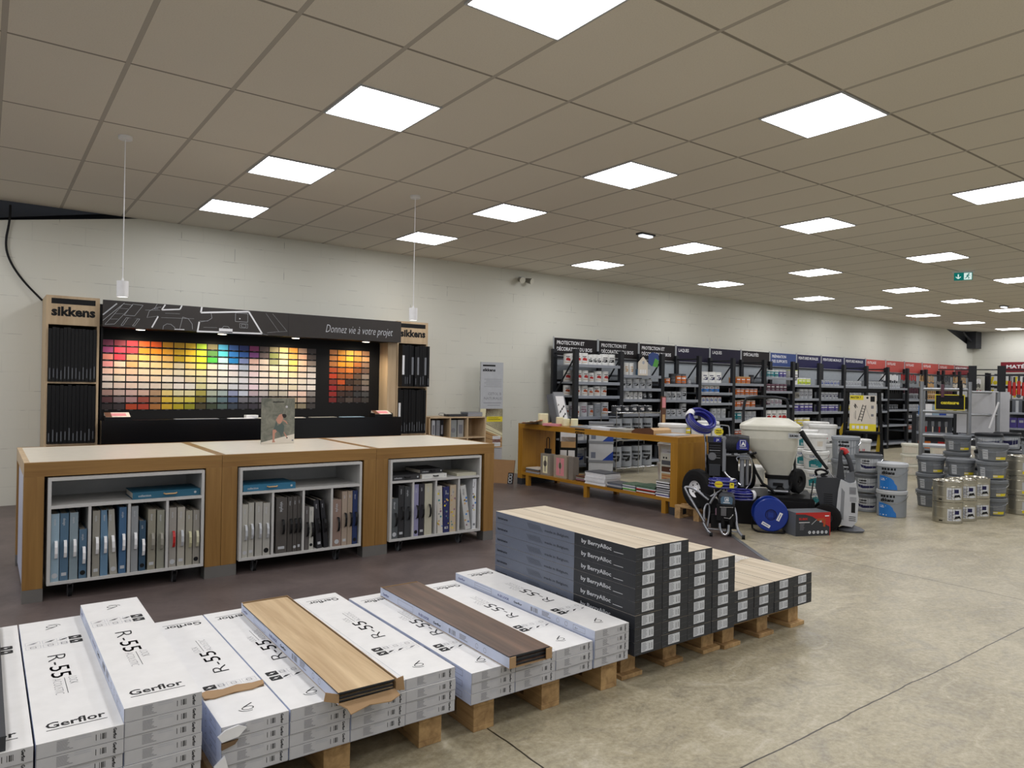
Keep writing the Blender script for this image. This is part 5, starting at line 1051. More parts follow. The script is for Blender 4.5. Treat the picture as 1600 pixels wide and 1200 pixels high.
# large sprayer
r = thing('paint_sprayer', 'large airless paint sprayer on wheels with dark motor, against the amber table', 'paint sprayer', (6.10, 4.66, 0), radians(-52))
ax = (-.72, -.70, 0)
wheel(r, (-.20, .02, .350), ax, .205, .095, 'white'); wheel(r, (.13, .26, .350), ax, .205, .095, 'lightgrey')
m = MB(); m.tube([(-.17, .05, .35), (.15, .28, .35)], .014, 'steel'); m.tube([(-.17, 0, .97), (-.13, 0, .91), (-.12, 0, .60), (-.12, .05, .40)], .012, 'chrome', smooth=2); m.tube([(.02, -.02, .86), (.03, -.02, .66), (.06, -.02, .52), (.22, -.03, .42)], .012, 'chrome', smooth=2); m.tube([(.01, -.02, .70), (-.05, -.02, .46), (.05, .0, .40)], .009, 'steel')
m.tube([(-.07, -.01, .86), (-.075, -.01, 1.0), (-.06, -.01, 1.02), (.09, -.01, 1.02), (.10, -.01, 1.0), (.11, -.01, .86)], .008, 'chrome', smooth=1); m.build('frame', r)
m = MB(); m.box(-.10, .04, -.04, .16, .60, .86, 'black'); m.box(-.13, .20, .06, .20, .44, .70, 'black'); m.box(-.09, .02, -.06, .05, .50, .62, 'darkgrey'); m.box(-.11, .03, -.05, .10, .84, .90, 'darkgrey'); [m.box(-.09, .02, -.046, -.04, .68+.025*i, .69+.025*i, 'steel' if i % 3 == 0 else 'darkgrey') for i in range(6)]
m.cyl((-.06, -.05, .70), (-.06, -.02, .70), .04, mat='steel', n=16); p = Pl(m, (-.11, -.05, .84), (1, 0, 0), (0, 0, 1)); p.rect(.06, .01, .135, .055, 'deepblue'); p.up(); p.text('JX', .085, .02, .022, 'white', bold=.02); m.build('engine', r, bevel=.004)
m = MB(); m.box(.04, .075, -.05, .0, .55, .90, 'grey'); m.build('bracket', r, bevel=.003)
m = MB(); m.cyl((.07, .03, .83), (.19, .03, .83), .094, mat='rack', n=28); m.cyl((.19, .03, .83), (.30, .03, .83), .102, .085, 'rack', 28)
for i in range(9): m.cyl((.08+i*.012, .03, .83), (.083+i*.012, .03, .83), .098, mat='darkgrey', n=28)
c = Matrix.Translation((.235, .03, .83)) @ Matrix.Rotation(pi/2, 4, 'Y')
p = Pl(m, (.175, -.078, .76), (1, 0, .0), (0, 0, 1), .001); p.poly([(.0, .02), (.115, .02), (.12, .07), (.09, .125), (.03, .125), (.0, .08)], 'deepblue'); p.up(.001); p.frame(.035, .055, .085, .115, .005, 'white'); p.text('A', .043, .066, .036, 'white', bold=.06); p.rect(.03, .035, .10, .042, 'lightgrey'); m.build('motor', r)
m = MB(); m.cyl((.235, .0, .72), (.235, .0, .40), .022, mat='grey', n=14); m.cyl((.285, .0, .70), (.285, .0, .42), .018, mat='steel', n=12); m.box(.21, .31, -.03, .03, .68, .73, 'steel'); m.tube([(.19, -.03, .66), (.17, -.03, .70), (.25, -.04, .72), (.33, -.02, .70), (.33, -.0, .45), (.28, 0, .38)], .008, 'chrome', smooth=2); m.tube([(.30, -.03, .73), (.37, -.03, .755)], .012, 'black'); m.build('pump', r)
m = MB(); p = Pl(m, (0, -.053, 0), (1, 0, 0), (0, 0, 1)); star(p, .0, .955, .042, 'yellow'); p.up(.001); p.text('PRIX', -.028, .957, .016, 'ink', width=.056, bold=.03); p.rect(-.026, .940, .028, .948, 'ink'); m.build('price_star', r)
def coil(name, lab, loc, rz, R, n, rt, tilt, axis_h, mat='deepblue', wrap_a=2.6):
    rr_ = thing(name, lab, 'hose', loc, rz); T = Matrix.Rotation(tilt[0], 4, 'X') @ Matrix.Rotation(tilt[1], 4, 'Y'); g = random.Random(3)
    m = MB()
    for i in range(n):
        rad = R - (i % 2)*rt*1.7 - (i % 3)*rt*.3; z = -axis_h/2+axis_h*i/max(1, n-1)
        m.tube([(rad*cos(a*2*pi/28), rad*sin(a*2*pi/28), z+g.uniform(-.002, .002)) for a in range(28)], rt, mat, 8, T, closed=True)
        if i % 2 == 0: m.tube([((rad+rt)*cos(a*2*pi/28), (rad+rt)*sin(a*2*pi/28), z) for a in range(28)], .0012, 'lightgrey', 4, T, closed=True)
    m.build('hose', rr_)
    m = MB(); T2 = T @ Matrix.Rotation(wrap_a, 4, 'Z'); pts = []
    for a in (-.28, -.14, 0, .14, .28):
        ring = [(R*.93+(axis_h*.0+rt*2.9)*cos(t)*1.0, 0, (axis_h/2+rt*1.4)*sin(t)) for t in [2*pi*q/14 for q in range(14)]]
        pts.append([tuple(Matrix.Rotation(a, 3, 'Z') @ Vector(v)) for v in ring])
    for a, b in zip(pts, pts[1:]): m.add(a+b, [(i, 14+i, 14+(i+1) % 14, (i+1) % 14) for i in range(14)], 'white', T2)
    m.build('paper_wrap', rr_); return rr_
coil('hose_coil', 'dark blue hose coil with white wrap lying on the large sprayer', (5.99, 4.80, 1.06), radians(-52), .140, 7, .014, (radians(38), radians(24)), .07, wrap_a=2.9)
# small sprayer
r = thing('paint_sprayer', 'small airless paint sprayer on a bent tube frame in front of the pallet', 'paint sprayer', (5.66, 4.22, 0), radians(-53))
tubes = [([(-.165, .04, .33), (-.30, .06, .43), (-.38, .08, .44), (-.39, .06, .42), (-.20, -.02, .13)], .013), ([(-.20, -.02, .13), (-.205, .06, .25), (-.17, .06, .30), (-.15, .06, .25), (-.17, .02, .08)], .011), ([(-.21, -.02, .12), (-.17, -.04, .05), (-.13, -.06, .022)], .014),
         ([(.05, .04, .30), (.085, .02, .24), (.095, -.02, .10), (.12, -.05, .05), (.155, -.07, .022)], .013), ([(-.17, .02, .06), (-.02, .02, .055), (.12, 0, .05)], .008), ([(-.09, .02, .40), (-.13, .02, .34), (-.15, .02, .30)], .012), ([(-.17, .10, .34), (-.08, .12, .40), (.0, .12, .46), (.05, .12, .44)], .009)]
m = MB(); [m.tube(a, w_, 'steel', 8, smooth=2) for a, w_ in tubes]; m.build('frame', r)
for c_ in ((-.135, -.06, .020), (.155, -.07, .020)):
    m = MB(); m.cyl((c_[0]-.014, c_[1], c_[2]), (c_[0]+.014, c_[1], c_[2]), .020, mat='rubber', n=14); m.build('caster', r)
m = MB(); m.cyl((.0, .02, .045), (.05, .02, .045), .044, mat='rubber', n=18); m.build('wheel', r)
m = MB(); m.lathe([(0, 0), (.07, 0), (.078, .02), (.074, .085), (.055, .115), (0, .118)], 'darkgrey', 24, Matrix.Translation((0, .03, .295))); p = Pl(m, (-.05, -.052, .315), (1, 0, 0), (0, 0, 1), .001); p.poly([(0, .0), (.10, 0), (.105, .05), (.09, .07), (.01, .07), (-.005, .05)], 'steelblue'); p.up(.001); p.frame(.034, .026, .066, .062, .004, 'white'); p.text('A', .040, .032, .022, 'white', bold=.06); p.rect(.02, .010, .08, .016, 'white'); m.build('motor_cover', r)
m = MB(); m.box(-.09, .075, -.03, .12, .15, .30, 'black'); m.box(-.14, .10, .02, .14, .07, .20, 'black'); m.prism([(-.16, .10), (-.05, .10), (-.08, .33), (-.26, .40), (-.30, .38)], (0, .08, 0), (1, 0, 0), (0, 0, 1), (0, .05, 0), 'black'); m.box(-.05, .0, -.045, -.03, .20, .28, 'steel'); m.box(.005, .05, -.05, -.03, .19, .27, 'black'); m.tube([(-.06, -.045, .28), (.06, -.045, .285)], .006, 'chrome'); m.tube([(-.02, -.045, .185), (.03, -.05, .18), (.06, -.04, .22)], .006, 'chrome'); m.box(-.10, -.07, -.02, .03, .20, .26, 'mauve'); m.cyl((-.03, -.02, .19), (-.03, -.02, .10), .02, mat='black', n=12); m.cyl((.04, -.02, .19), (.04, -.02, .10), .02, mat='black', n=12); m.build('pump_block', r, bevel=.004)
m = MB(); m.tube([(-.06, -.04, .13), (-.055, -.05, .07), (-.03, -.055, .03), (.0, -.055, .025), (.02, -.05, .05), (.022, -.04, .12)], .013, 'chrome', 10, smooth=2); m.build('suction_tube', r)
coil('hose_coil', 'flat dark blue hose coil with yellow price star above the small sprayer', (5.78, 4.36, .48), radians(-53), .125, 5, .011, (0, 0), .06, wrap_a=.4)
o = bpy.data.objects['hose_coil.001']
m = MB(); p = Pl(m, (-.09, -.1455, -.03), (1, 0, 0), (0, 0, 1)); star(p, .055, .035, .035, 'yellow'); p.up(.001); p.rect(.02, .034, .09, .040, 'rust'); p.rect(.155, .005, .195, .055, 'yellow'); p.up(.001); p.rect(.165, .035, .185, .042, 'ink'); m.build('price_star', o)
coil('hose_coil', 'dark blue hose coil with white paper wrap on the black platform', (6.10, 4.38, .345), radians(-54), .125, 6, .011, (0, 0), .07, wrap_a=-.35)
# hopper
def loft(m, secs, mat, n=28, pw=5.0):
    rows = []
    for (w, d, z, ox, oy) in secs:
        row = []
        for i in range(n):
            a = 2*pi*(i+.5)/n; c_, s_ = cos(a), sin(a)
            row.append((ox+w/2*abs(c_)**(2/pw)*(1 if c_ > 0 else -1), oy+d/2*abs(s_)**(2/pw)*(1 if s_ > 0 else -1), z))
        rows.append(row)
    for a, b in zip(rows, rows[1:]): m.add(a+b, [(i, (i+1) % n, n+(i+1) % n, n+i) for i in range(n)], mat)
    m.add(rows[0], [tuple(reversed(range(n)))], mat); m.add(rows[-1], [tuple(range(n))], mat)
r = thing('mixing_machine', 'large white plastic hopper machine with black frame and wheels', 'spraying machine', (6.80, 4.52, 0), radians(-56))
m = MB(); loft(m, [(.22, .22, .49, .085, 0), (.26, .25, .53, .08, 0), (.48, .44, .76, .025, 0), (.57, .51, .88, -.01, 0), (.59, .53, .985, -.01, 0)], 'cream_plastic')
p = Pl(m, (.17, -.272, .90), (1, 0, .0), (0, -.02, 1), .004); p.rect(.0, .0, .11, .05, 'lightgrey'); p.up(.001); p.text('EUROMIX', .012, .014, .022, 'ink', width=.085, bold=.05); m.build('hopper', r)
m = MB(); loft(m, [(.61, .55, .972, -.01, 0), (.615, .555, 1.012, -.01, 0), (.59, .53, 1.026, -.01, 0), (.36, .30, 1.088, 0, 0), (.1, .08, 1.095, 0, 0)], 'cream_plastic'); m.build('lid', r)
m = MB(); loft(m, [(.27, .26, .455, .085, 0), (.28, .27, .495, .085, 0)], 'black'); m.build('collar', r)
m = MB(); loft(m, [(.20, .20, .32, .10, 0), (.24, .24, .36, .10, 0), (.24, .24, .455, .09, 0)], 'bucket_grey'); m.box(.03, .13, -.14, -.118, .385, .415, 'black'); m.cyl((.10, -.13, .30), (.10, -.08, .36), .05, mat='black', n=18); m.cyl((-.02, -.16, .33), (.18, -.16, .33), .02, mat='steel', n=12); m.build('pump_housing', r)
m = MB(); m.tube([(-.29, .30, .98), (-.29, .33, 1.24), (-.25, .33, 1.31), (.14, .33, 1.31), (.18, .33, 1.24), (.18, .30, .98)], .016, 'rack', 8, smooth=1)
m.tube([(-.29, .30, 1.0), (-.26, -.1, .80), (-.10, -.16, .42), (.0, -.18, .36), (.05, -.18, .31)], .014, 'black', smooth=1); m.tube([(.18, .30, 1.0), (.26, -.1, .6), (.20, -.14, .36)], .014, 'black', smooth=1); m.tube([(-.10, .15, .34), (.25, .15, .34)], .014, 'black'); m.build('frame', r)
wheel(r, (-.22, .12, .43), (-.9, -.35, 0), .125, .08, 'black'); wheel(r, (.27, -.02, .435), (.85, -.5, 0), .13, .08, 'black')
# cable reel
r = thing('cable_reel', 'blue cable reel with white labels on a bent black stand', 'cable reel', (6.20, 4.11, 0), radians(-48))
T = Matrix.Translation((0, 0, .178)) @ Matrix.Rotation(pi/2, 4, 'X')
for z0 in (.02, -.14):
    m = MB(); m.lathe([(0, z0), (.155, z0), (.162, z0+.006), (.162, z0+.014), (.155, z0+.020), (.055, z0+.020), (.05, z0+.012), (0, z0+.012)], 'bluecart', 40, T); m.build('disc', r)
m = MB(); m.cyl((0, .12, .178), (0, -.02, .178), .10, mat='binder_black', n=28); m.build('drum', r)
m = MB(); p = Pl(m, (0, -.042, .178), (1, 0, 0), (0, 0, 1)); [p.path([(.05*cos(t*.63+k)*1, .05*sin(t*.63+k)) for t in range(3)], .006, 'navy_sign') for k in (0, 1.3, 2.6, 3.9, 5.2)]; p.frame(-.03, -.03, .03, .03, .004, 'navy_sign')
p2 = Pl(m, p.p(-.09, -.09), p.U*cos(-.5)+p.V*sin(-.5), p.V*cos(-.5)-p.U*sin(-.5), .001); p2.rect(0, 0, .085, .03, 'white'); p2.up(); p2.rect(.01, .012, .07, .018, 'blue')
p2 = Pl(m, p.p(.075, -.06), p.U*cos(1.15)+p.V*sin(1.15), p.V*cos(1.15)-p.U*sin(1.15), .001); p2.rect(0, 0, .085, .03, 'white'); p2.up(); p2.rect(.01, .012, .07, .018, 'blue'); m.build('sticker', r)
m = MB(); m.tube([(-.14, .13, .17), (-.16, .13, .02), (-.13, -.02, .01), (-.08, -.05, .01), (.12, -.05, .01), (.14, .0, .012), (.14, .13, .02), (.12, .13, .17)], .009, 'black', 8, smooth=1); m.tube([(-.14, .13, .17), (.12, .13, .17)], .008, 'black'); m.build('stand', r)
# red tool carton
r = thing('tool_carton', 'red and dark grey tool carton with mixer drill picture on the floor', 'carton', (6.245, 3.865, 0), radians(-24)); w, h = .375, .225
m = MB(); m.box(0, w, 0, .22, 0, h, ['red', 'midgrey', 'darkgrey', 'red', 'red', 'midgrey']); p = Pl(m, (0, 0, 0), (1, 0, 0), (0, 0, 1)); p.poly([(0, h-.015), (0, h), (w, h), (w, 0), (w-.008, 0), (w-.008, .085), (.24, .150), (.18, h-.04), (.1, h-.018)], 'red'); p.up()
p.text('RUBIX', .035, .155, .020, 'red', width=.095, bold=.05); p.rect(.035, .128, .15, .134, 'white'); p.rect(.315, .185, .36, .195, 'white')
p.poly([(.225, .165), (.30, .170), (.325, .15), (.32, .135), (.23, .145)], 'rust'); p.poly([(.30, .14), (.322, .14), (.318, .085), (.295, .09)], 'rust'); p.line((.225, .155), (.17, .11), .005, 'lightgrey'); p.rect(.255, .130, .28, .150, 'lightgrey')
for i in range(6): p.rect(.045, .115-i*.011, .045+.05*(1-.1*(i % 3)), .119-i*.011, 'ink_grey')
for i in range(5): p.disc(.15+i*.045, .035, .015, 'print_light'); p.up(.0002); p.disc(.15+i*.045, .035, .006, 'ink_grey', 8)
m.build('box', r, bevel=.002)
# pressure washer
r = thing('pressure_washer', 'grey upright pressure washer with red handle tip and lance', 'pressure washer', (6.93, 3.83, 0), radians(-61))
m = MB(); m.prism([(-.16, .10), (.02, .08), (.06, .50), (-.02, .53), (-.20, .52), (-.21, .42), (-.15, .20)], (0, -.10, 0), (1, 0, 0), (0, 0, 1), (0, .24, 0), 'darkgrey'); [m.box(-.13, -.05, -.104, -.10, .22+.02*i, .226+.02*i, 'ink') for i in range(8)]; m.build('body', r, bevel=.012)
m = MB(); m.prism([(-.02, .13), (.02, .07), (.13, .06), (.175, .12), (.185, .35), (.16, .50), (.10, .48), (.02, .52), (.0, .40)], (0, -.13, 0), (1, 0, 0), (0, 0, 1), (0, .26, 0), 'lightgrey')
p = Pl(m, (0, -.13, 0), (1, 0, 0), (0, 0, 1), .001); p.poly([(.02, .15), (.05, .12), (.06, .40), (.03, .44)], 'grey'); [p.rect(.10, .12+.018*i, .16, .127+.018*i, 'ink') for i in range(3)]; p.rect(.12, .20, .155, .30, 'ink'); [p.rect(.105, .31+.012*i, .165, .316+.012*i, 'ink_grey') for i in range(4)]; p.rect(.10, .38, .16, .45, 'grey'); p.up(); p.rect(.11, .39, .15, .42, 'ink_grey'); m.build('front_cover', r, bevel=.015)
m = MB(); m.prism([(-.02, .50), (.06, .50), (.045, .62), (.03, .74), (.045, .80), (.02, .81), (-.0, .77), (-.01, .62)], (0, -.05, 0), (1, 0, 0), (0, 0, 1), (0, .10, 0), 'darkgrey'); m.tube([(.03, 0, .79), (.085, -.02, .74), (.12, -.03, .62), (.13, -.03, .50)], .024, 'darkgrey', 10, smooth=2); m.prism([(.06, .48), (.15, .48), (.14, .60), (.07, .58)], (0, -.07, 0), (1, 0, 0), (0, 0, 1), (0, .12, 0), 'midgrey'); m.build('handle', r, bevel=.006)
m = MB(); m.tube([(.02, -.01, .80), (.05, -.02, .805), (.075, -.025, .77)], .028, 'red', 10, smooth=1); m.build('grip', r)
wheel(r, (-.10, -.14, .135), (-.1, -1, 0), .135, .05, 'darkgrey'); wheel(r, (-.10, .17, .135), (-.1, 1, 0), .135, .05, 'darkgrey')
m = MB(); m.lathe([(0, 0), (.10, 0), (.11, .02), (.08, .04), (.03, .06), (0, .06)], 'midgrey', 24, Matrix.Translation((.12, -.02, 0)) @ Matrix.Diagonal((1.15, 1, 1, 1))); m.build('foot', r)
m = MB(); m.tube([(-.20, .02, .53), (-.22, 0, .58), (-.15, 0, .60), (-.08, 0, .56), (-.18, -.02, .54), (-.10, -.03, .52)], .012, 'black', smooth=2); m.tube([(-.23, -.05, .48), (-.25, -.10, .30), (-.255, -.12, .18), (-.22, -.12, .12)], .006, 'black', smooth=2); m.build('hose', r)
m = MB(); m.cyl((-.36, .03, .97), (-.22, .0, .76), .028, .018, 'black', 12); m.cyl((-.22, .0, .76), (-.10, -.02, .60), .018, .014, 'black', 12); m.cyl((-.10, -.02, .60), (-.04, -.03, .52), .006, mat='chrome', n=8); tag(m.build('spray_lance', loc=(6.93, 3.83, .0), rz=radians(-61)), 'long black spray lance leaning between hopper and pressure washer', 'lance')
# ================================================================ stock of buckets
_bk = {}
def bucket(kind, x, y, z, rz, lab, grp):
    if kind in _bk:
        return clone(_bk[kind], (x, y, z), radians(rz), lab, grp)
    cfg = {'lucite': (.125, .145, .205, W_, W_), 'plain_white': (.120, .135, .180, W_, W_), 'box_white': (.16, .17, .20, W_, W_), 'grey_tub': (.130, .150, .190, 'bucket_grey', 'bucket_grey'), 'navy_tub': (.135, .142, .195, 'bucket_silver', 'bucket_lid'), 'blue_tub': (.148, .152, .285, 'bucket_silver', 'lightgrey'), 'silver_big': (.148, .158, .265, 'bucket_silver', 'bucket_silver'), 'dark_tub': (.140, .150, .20, 'bucket_silver', 'rack'), 'cream': (.14, .15, .16, 'cream_plastic', 'cream_plastic')}[kind]
    r0_, r1_, h_, cb, cl = cfg
    r = thing('paint_bucket', lab, 'bucket', (x, y, z), radians(rz), grp)
    m = MB(); m.lathe([(0, 0), (r0_*.97, 0), (r0_, .006), (r1_, h_), (0, h_)], cb, 30); c = Cy(m, r0_, r1_, 0, h_)
    if kind == 'lucite': c.rect(-.085, .02, .085, h_-.045, W_); c.k += .0006; c.text('LUCITE', -.07, h_-.065, .026, 'blue_sign', width=.12, bold=.03); c.poly([(-.085, .025), (.07, .025), (.085, .07), (.03, .115), (.0, .13), (-.085, .095)], 'teal'); c.k += .0004; c.rect(-.06, .05, .0, .058, 'white'); c.rect(-.06, .035, .03, .042, 'white')
    elif kind == 'plain_white': c.rect(.03, .05, .10, .11, 'chart')
    elif kind == 'box_white': [c.rect(-.10+.07*i, .03, -.06+.07*i, .08, 'pink' if i else 'ink_soft') for i in range(3)]
    elif kind == 'grey_tub': c.rect(-.12, .02, -.055, h_-.06, 'lightgrey'); c.rect(.03, .06, .17, .12, 'grey'); c.rect(.03, .02, .17, .05, 'yellow'); c.k += .0004; c.rect(.03, .03, .08, .045, 'chart'); c.rect(-.11, .05, -.065, .056, 'ink_grey'); c.rect(-.11, .08, -.065, .086, 'ink_grey')
    elif kind == 'navy_tub': c.rect(-.10, .03, .10, .16, 'lightgrey'); c.k += .0004; c.rect(-.08, .125, -.0, .14, 'ink'); c.text('sikkens', -.08, .10, .018, 'ink', width=.08, bold=.04); c.poly([(-.10, .09), (-.02, .075), (.10, .08), (.07, .055), (-.04, .045), (-.09, .06)], 'navy_sign')
    elif kind == 'blue_tub': c.rect(-.11, .22, .04, .245, 'ink'); c.text('sikkens', -.11, .175, .036, 'ink', width=.14, bold=.05); c.poly([(-.14, .005), (.06, .005), (.055, .05), (.03, .08), (.02, .11), (-.01, .135), (-.08, .155), (-.14, .158)], 'skyblue'); c.k += .0004; c.rect(-.12, .02, -.04, .03, 'white'); c.rect(-.12, .12, -.05, .128, 'white'); c.rect(-.12, .105, -.07, .112, 'white')
    elif kind == 'silver_big': c.rect(-.11, .06, .11, .23, 'lightgrey'); c.k += .0004; c.rect(-.10, .20, .02, .22, 'ink'); c.text('sikkens', -.10, .155, .036, 'ink', width=.13, bold=.05); c.rect(-.10, .09, .0, .12, 'ink_grey')
    elif kind == 'dark_tub': c.rect(-.13, .03, .13, .15, 'lightgrey'); c.k += .0004; c.poly([(-.13, .10), (.13, .13), (.13, .07), (.0, .05), (-.13, .07)], 'navy_sign')
    else: c.rect(-.1, .02, .1, .13, 'chart')
    m.build('body', r)
    m = MB(); m.lathe([(r1_*1.0, h_-.028), (r1_*1.05, h_-.028), (r1_*1.05, h_+.004), (r1_*.99, h_+.012), (r1_*.93, h_+.012), (r1_*.91, h_+.004), (0, h_+.004)], cl, 30); m.build('lid', r)
    if kind in ('navy_tub', 'blue_tub', 'grey_tub', 'lucite', 'dark_tub', 'silver_big'):
        m = MB(); rr_ = r1_*1.06; zz = h_*.85; m.tube([(rr_*cos(a), -abs(rr_*sin(a))*1.02-.002, zz-.30*h_*sin(a)) for a in [pi*i/14 for i in range(15)]], .0028, 'chrome', 6); m.build('handle', r)
    _bk[kind] = r; return r
def stack(kind, x, y, n, pitch, rz, name, grp, z0=.0005):
    for i in range(n): bucket(kind, x+random.uniform(-.006, .006), y+random.uniform(-.006, .006), z0+i*pitch, rz+random.uniform(-6, 6), '%s, %s' % (name, (level(i, n)+' of its stack') if n > 1 else 'standing alone'), grp)
g1 = 'white wall paint buckets behind the machines'
stack('lucite', 7.99, 4.70, 3, .222, -60, 'white bucket with teal label just left of the washer', g1, .02)
stack('lucite', 7.70, 4.94, 3, .222, -58, 'white bucket with teal label behind the hopper, right side', g1, .02)
stack('lucite', 8.25, 5.00, 4, .222, -60, 'white bucket with teal label in the second row', g1, .02)
bucket('plain_white', 8.00, 4.72, .02+3*.222+.0, -60, 'plain low white tub set on the teal labelled stack', g1)
stack('box_white', 8.92, 5.16, 4, .245, -61, 'wide white tub left of the ladder', g1); stack('box_white', 9.55, 5.62, 4, .245, -61, 'wide white tub behind the ladder', g1); stack('box_white', 10.22, 5.36, 3, .245, -62, 'wide white tub seen through the ladder', g1)
stack('box_white', 7.15, 5.66, 4, .245, -52, 'wide white tub left behind the hopper', g1); stack('plain_white', 7.47, 5.88, 5, .196, -53, 'small white tub directly behind the hopper', g1); stack('box_white', 7.62, 5.34, 2, .245, -54, 'wide white tub low behind the hopper wheels', g1)
stack('box_white', 6.95, 6.02, 4, .245, -50, 'wide white tub between the amber table and hopper', g1)
stack('silver_big', 8.60, 4.66, 3, .279, -61, 'large silver bucket behind the pressure washer', 'large silver buckets behind the washer')
g2 = 'grey and blue buckets beside the ladder'
stack('navy_tub', 8.34, 4.25, 3, .228, -63, 'silver tub with navy label below the ladder', g2); stack('blue_tub', 8.24, 3.93, 2, .302, -64, 'silver bucket with sky blue label beside the navy tubs', g2)
bucket('dark_tub', 10.0, 4.95, .0, -64, 'silver tub with black lid behind the sky blue buckets', g2); bucket('dark_tub', 10.0, 4.95, .222, -64, 'dark lidded tub stacked behind the sky blue buckets', g2)
g3 = 'grey tubs stacked at right'
stack('grey_tub', 9.39, 4.01, 3, .205, -67, 'dark grey tub with yellow band, left column at right', g3); stack('grey_tub', 9.42, 3.68, 3, .205, -68, 'dark grey tub with yellow band, middle column at right', g3); stack('grey_tub', 9.40, 3.35, 4, .207, -70, 'dark grey tub with yellow band, right column', g3)
stack('grey_tub', 10.30, 4.08, 4, .212, -68, 'dark grey tub with yellow band in the row behind', g3); stack('dark_tub', 10.52, 3.80, 4, .222, -70, 'dark lidded tub in the row behind the grey tubs', g3)
stack('navy_tub', 10.62, 3.46, 3, .228, -71, 'navy labelled tub, back row at right edge', g3); stack('dark_tub', 10.09, 3.14, 4, .222, -71, 'dark lidded navy labelled tub right of the tin drums', g3); stack('dark_tub', 11.0, 3.75, 4, .222, -71, 'dark lidded tub far back at the right edge', g3); stack('grey_tub', 10.42, 3.05, 3, .212, -72, 'grey tub cut by the right edge of the photo', g3)
for kk, (x, y, n) in enumerate(((8.42, 3.42, 2), (8.72, 3.40, 2), (9.02, 3.38, 2), (9.78, 3.20, 3))):
    for i in range(n):
        key = 'drum%d' % (kk >= 3)
        lab = 'shiny tin drum, %s of the %s stack in the front row at right' % (level(i, n), ORD[kk])
        if key in _bk: clone(_bk[key], (x, y, .0005+i*.226), radians(-68-random.uniform(0, 5)), lab); continue
        r = thing('paint_drum', lab, 'drum', (x, y, .0005+i*.226), radians(-68), 'shiny tin drums on the floor')
        R0 = .142; m = MB(); m.lathe([(0, .004), (R0*.98, .0), (R0, .004), (R0, .05), (R0*1.012, .053), (R0, .056), (R0, .165), (R0*1.012, .168), (R0, .171), (R0, .212)], 'tin', 36); c = Cy(m, R0, R0, 0, .22)
        if kk < 3:
            c.rect(.0, .03, .16, .155, 'print_light'); c.k += .0004; [c.rect(.01, .04+.012*j, .05+.01*(j % 3), .045+.012*j, 'navy_sign') for j in range(8)]; c.rect(.07, .10, .12, .14, 'navy_sign'); c.poly([(.06, .045), (.12, .06), (.15, .05), (.13, .085), (.08, .08)], 'ink'); c.rect(-.08, .02, -.045, .032, 'ink')
        else: c.rect(.02, .06, .16, .15, 'lightgrey'); c.rect(.02, .02, .16, .05, 'yellow'); c.k += .0004; c.rect(.06, .09, .14, .12, 'ink')
        m.build('body', r); m = MB(); m.lathe([(R0*1.0, .208), (R0*1.02, .208), (R0*1.02, .222), (R0*.97, .224), (R0*.93, .214), (0, .214)], 'tin_lid', 36); m.build('lid', r); _bk[key] = r
# step ladder product with its poster
r = thing('step_ladder', 'black and yellow step ladder carrying a ladder poster', 'ladder', (9.22, 4.78, 0), radians(-62.5))
for a, b, c_ in (((-.19, 0, 1.40), (-.26, 0, 0), 'black'), ((.19, 0, 1.40), (.26, 0, 0), 'black'), ((-.18, .1, 1.38), (-.24, .40, 0), 'black'), ((.18, .1, 1.38), (.24, .40, 0), 'black')):
    m = MB(); A, B_ = Vector(a), Vector(b); m.prism([(-.018, 0), (.018, 0), (.018, (B_-A).length), (-.018, (B_-A).length)], A, (1, 0, 0), (B_-A).normalized(), (0, .05, 0), c_); m.build('rail', r, bevel=.003)
for z in (.28, .58, .84): m = MB(); w_ = .19+.05*(1.4-z); m.box(-w_, w_, -.02, .09, z, z+.03, 'black'); m.build('step', r, bevel=.003)
m = MB(); m.box(-.21, .21, -.02, .14, 1.38, 1.43, 'black'); m.build('top_cap', r, bevel=.006)
m = MB(); m.prism([(.16, .42), (.21, .42), (.225, .36), (.16, .34), (-.18, .34), (-.20, .38), (.14, .385)], (0, .10, 0), (1, 0, 0), (0, 0, 1), (0, .02, 0), 'ladder_yellow'); m.prism([(.14, .40), (.19, .40), (.22, .95), (.19, .95)], (0, .10, 0), (1, 0, 0), (0, 0, 1), (0, .03, 0), 'ladder_yellow'); m.prism([(-.27, .80), (-.25, .80), (-.19, .98), (-.22, 1.0), (-.28, .86)], (0, .10, 0), (1, 0, 0), (0, 0, 1), (0, .03, 0), 'ladder_yellow'); m.build('side_guard', r)
r2 = thing('ladder_poster', 'white and yellow ladder poster with black ladder drawing and price boxes', 'poster', (9.22, 4.78, .88), radians(-62.5))
m = MB(); m.box(-.155, .155, -.035, -.028, 0, .46, 'chart'); p = Pl(m, (-.155, -.035, 0), (1, 0, 0), (0, 0, 1)); p.rect(0, .40, .16, .46, 'yellow'); p.rect(0, 0, .31, .09, 'yellow'); p.rect(.24, .38, .29, .45, 'ink'); p.up()
p.text('MASTER 7', .01, .42, .025, 'ink', width=.12, bold=.03); [p.rect(.03+.05*i, .025, .065+.05*i, .065, 'white') for i in range(4)]; p.disc(.205, .43, .014, 'ink')
p.line((.10, .13), (.155, .34), .008, 'ink'); p.line((.14, .12), (.19, .33), .008, 'ink'); [p.line((.105+.0092*i, .15+.035*i), (.145+.0092*i, .14+.035*i), .006, 'ink') for i in range(6)]
p.path([(.05, .33), (.07, .29), (.06, .35), (.09, .30)], .008, 'ink'); p.line((.07, .15), (.07, .26), .005, 'ink'); p.line((.055, .16), (.055, .24), .003, 'ink_grey'); p.line((.18, .33), (.24, .16), .003, 'ink_grey'); p.rect(.25, .29, .28, .33, 'ink_grey'); p.rect(.25, .19, .28, .22, 'ink_grey'); m.build('sheet', r2)
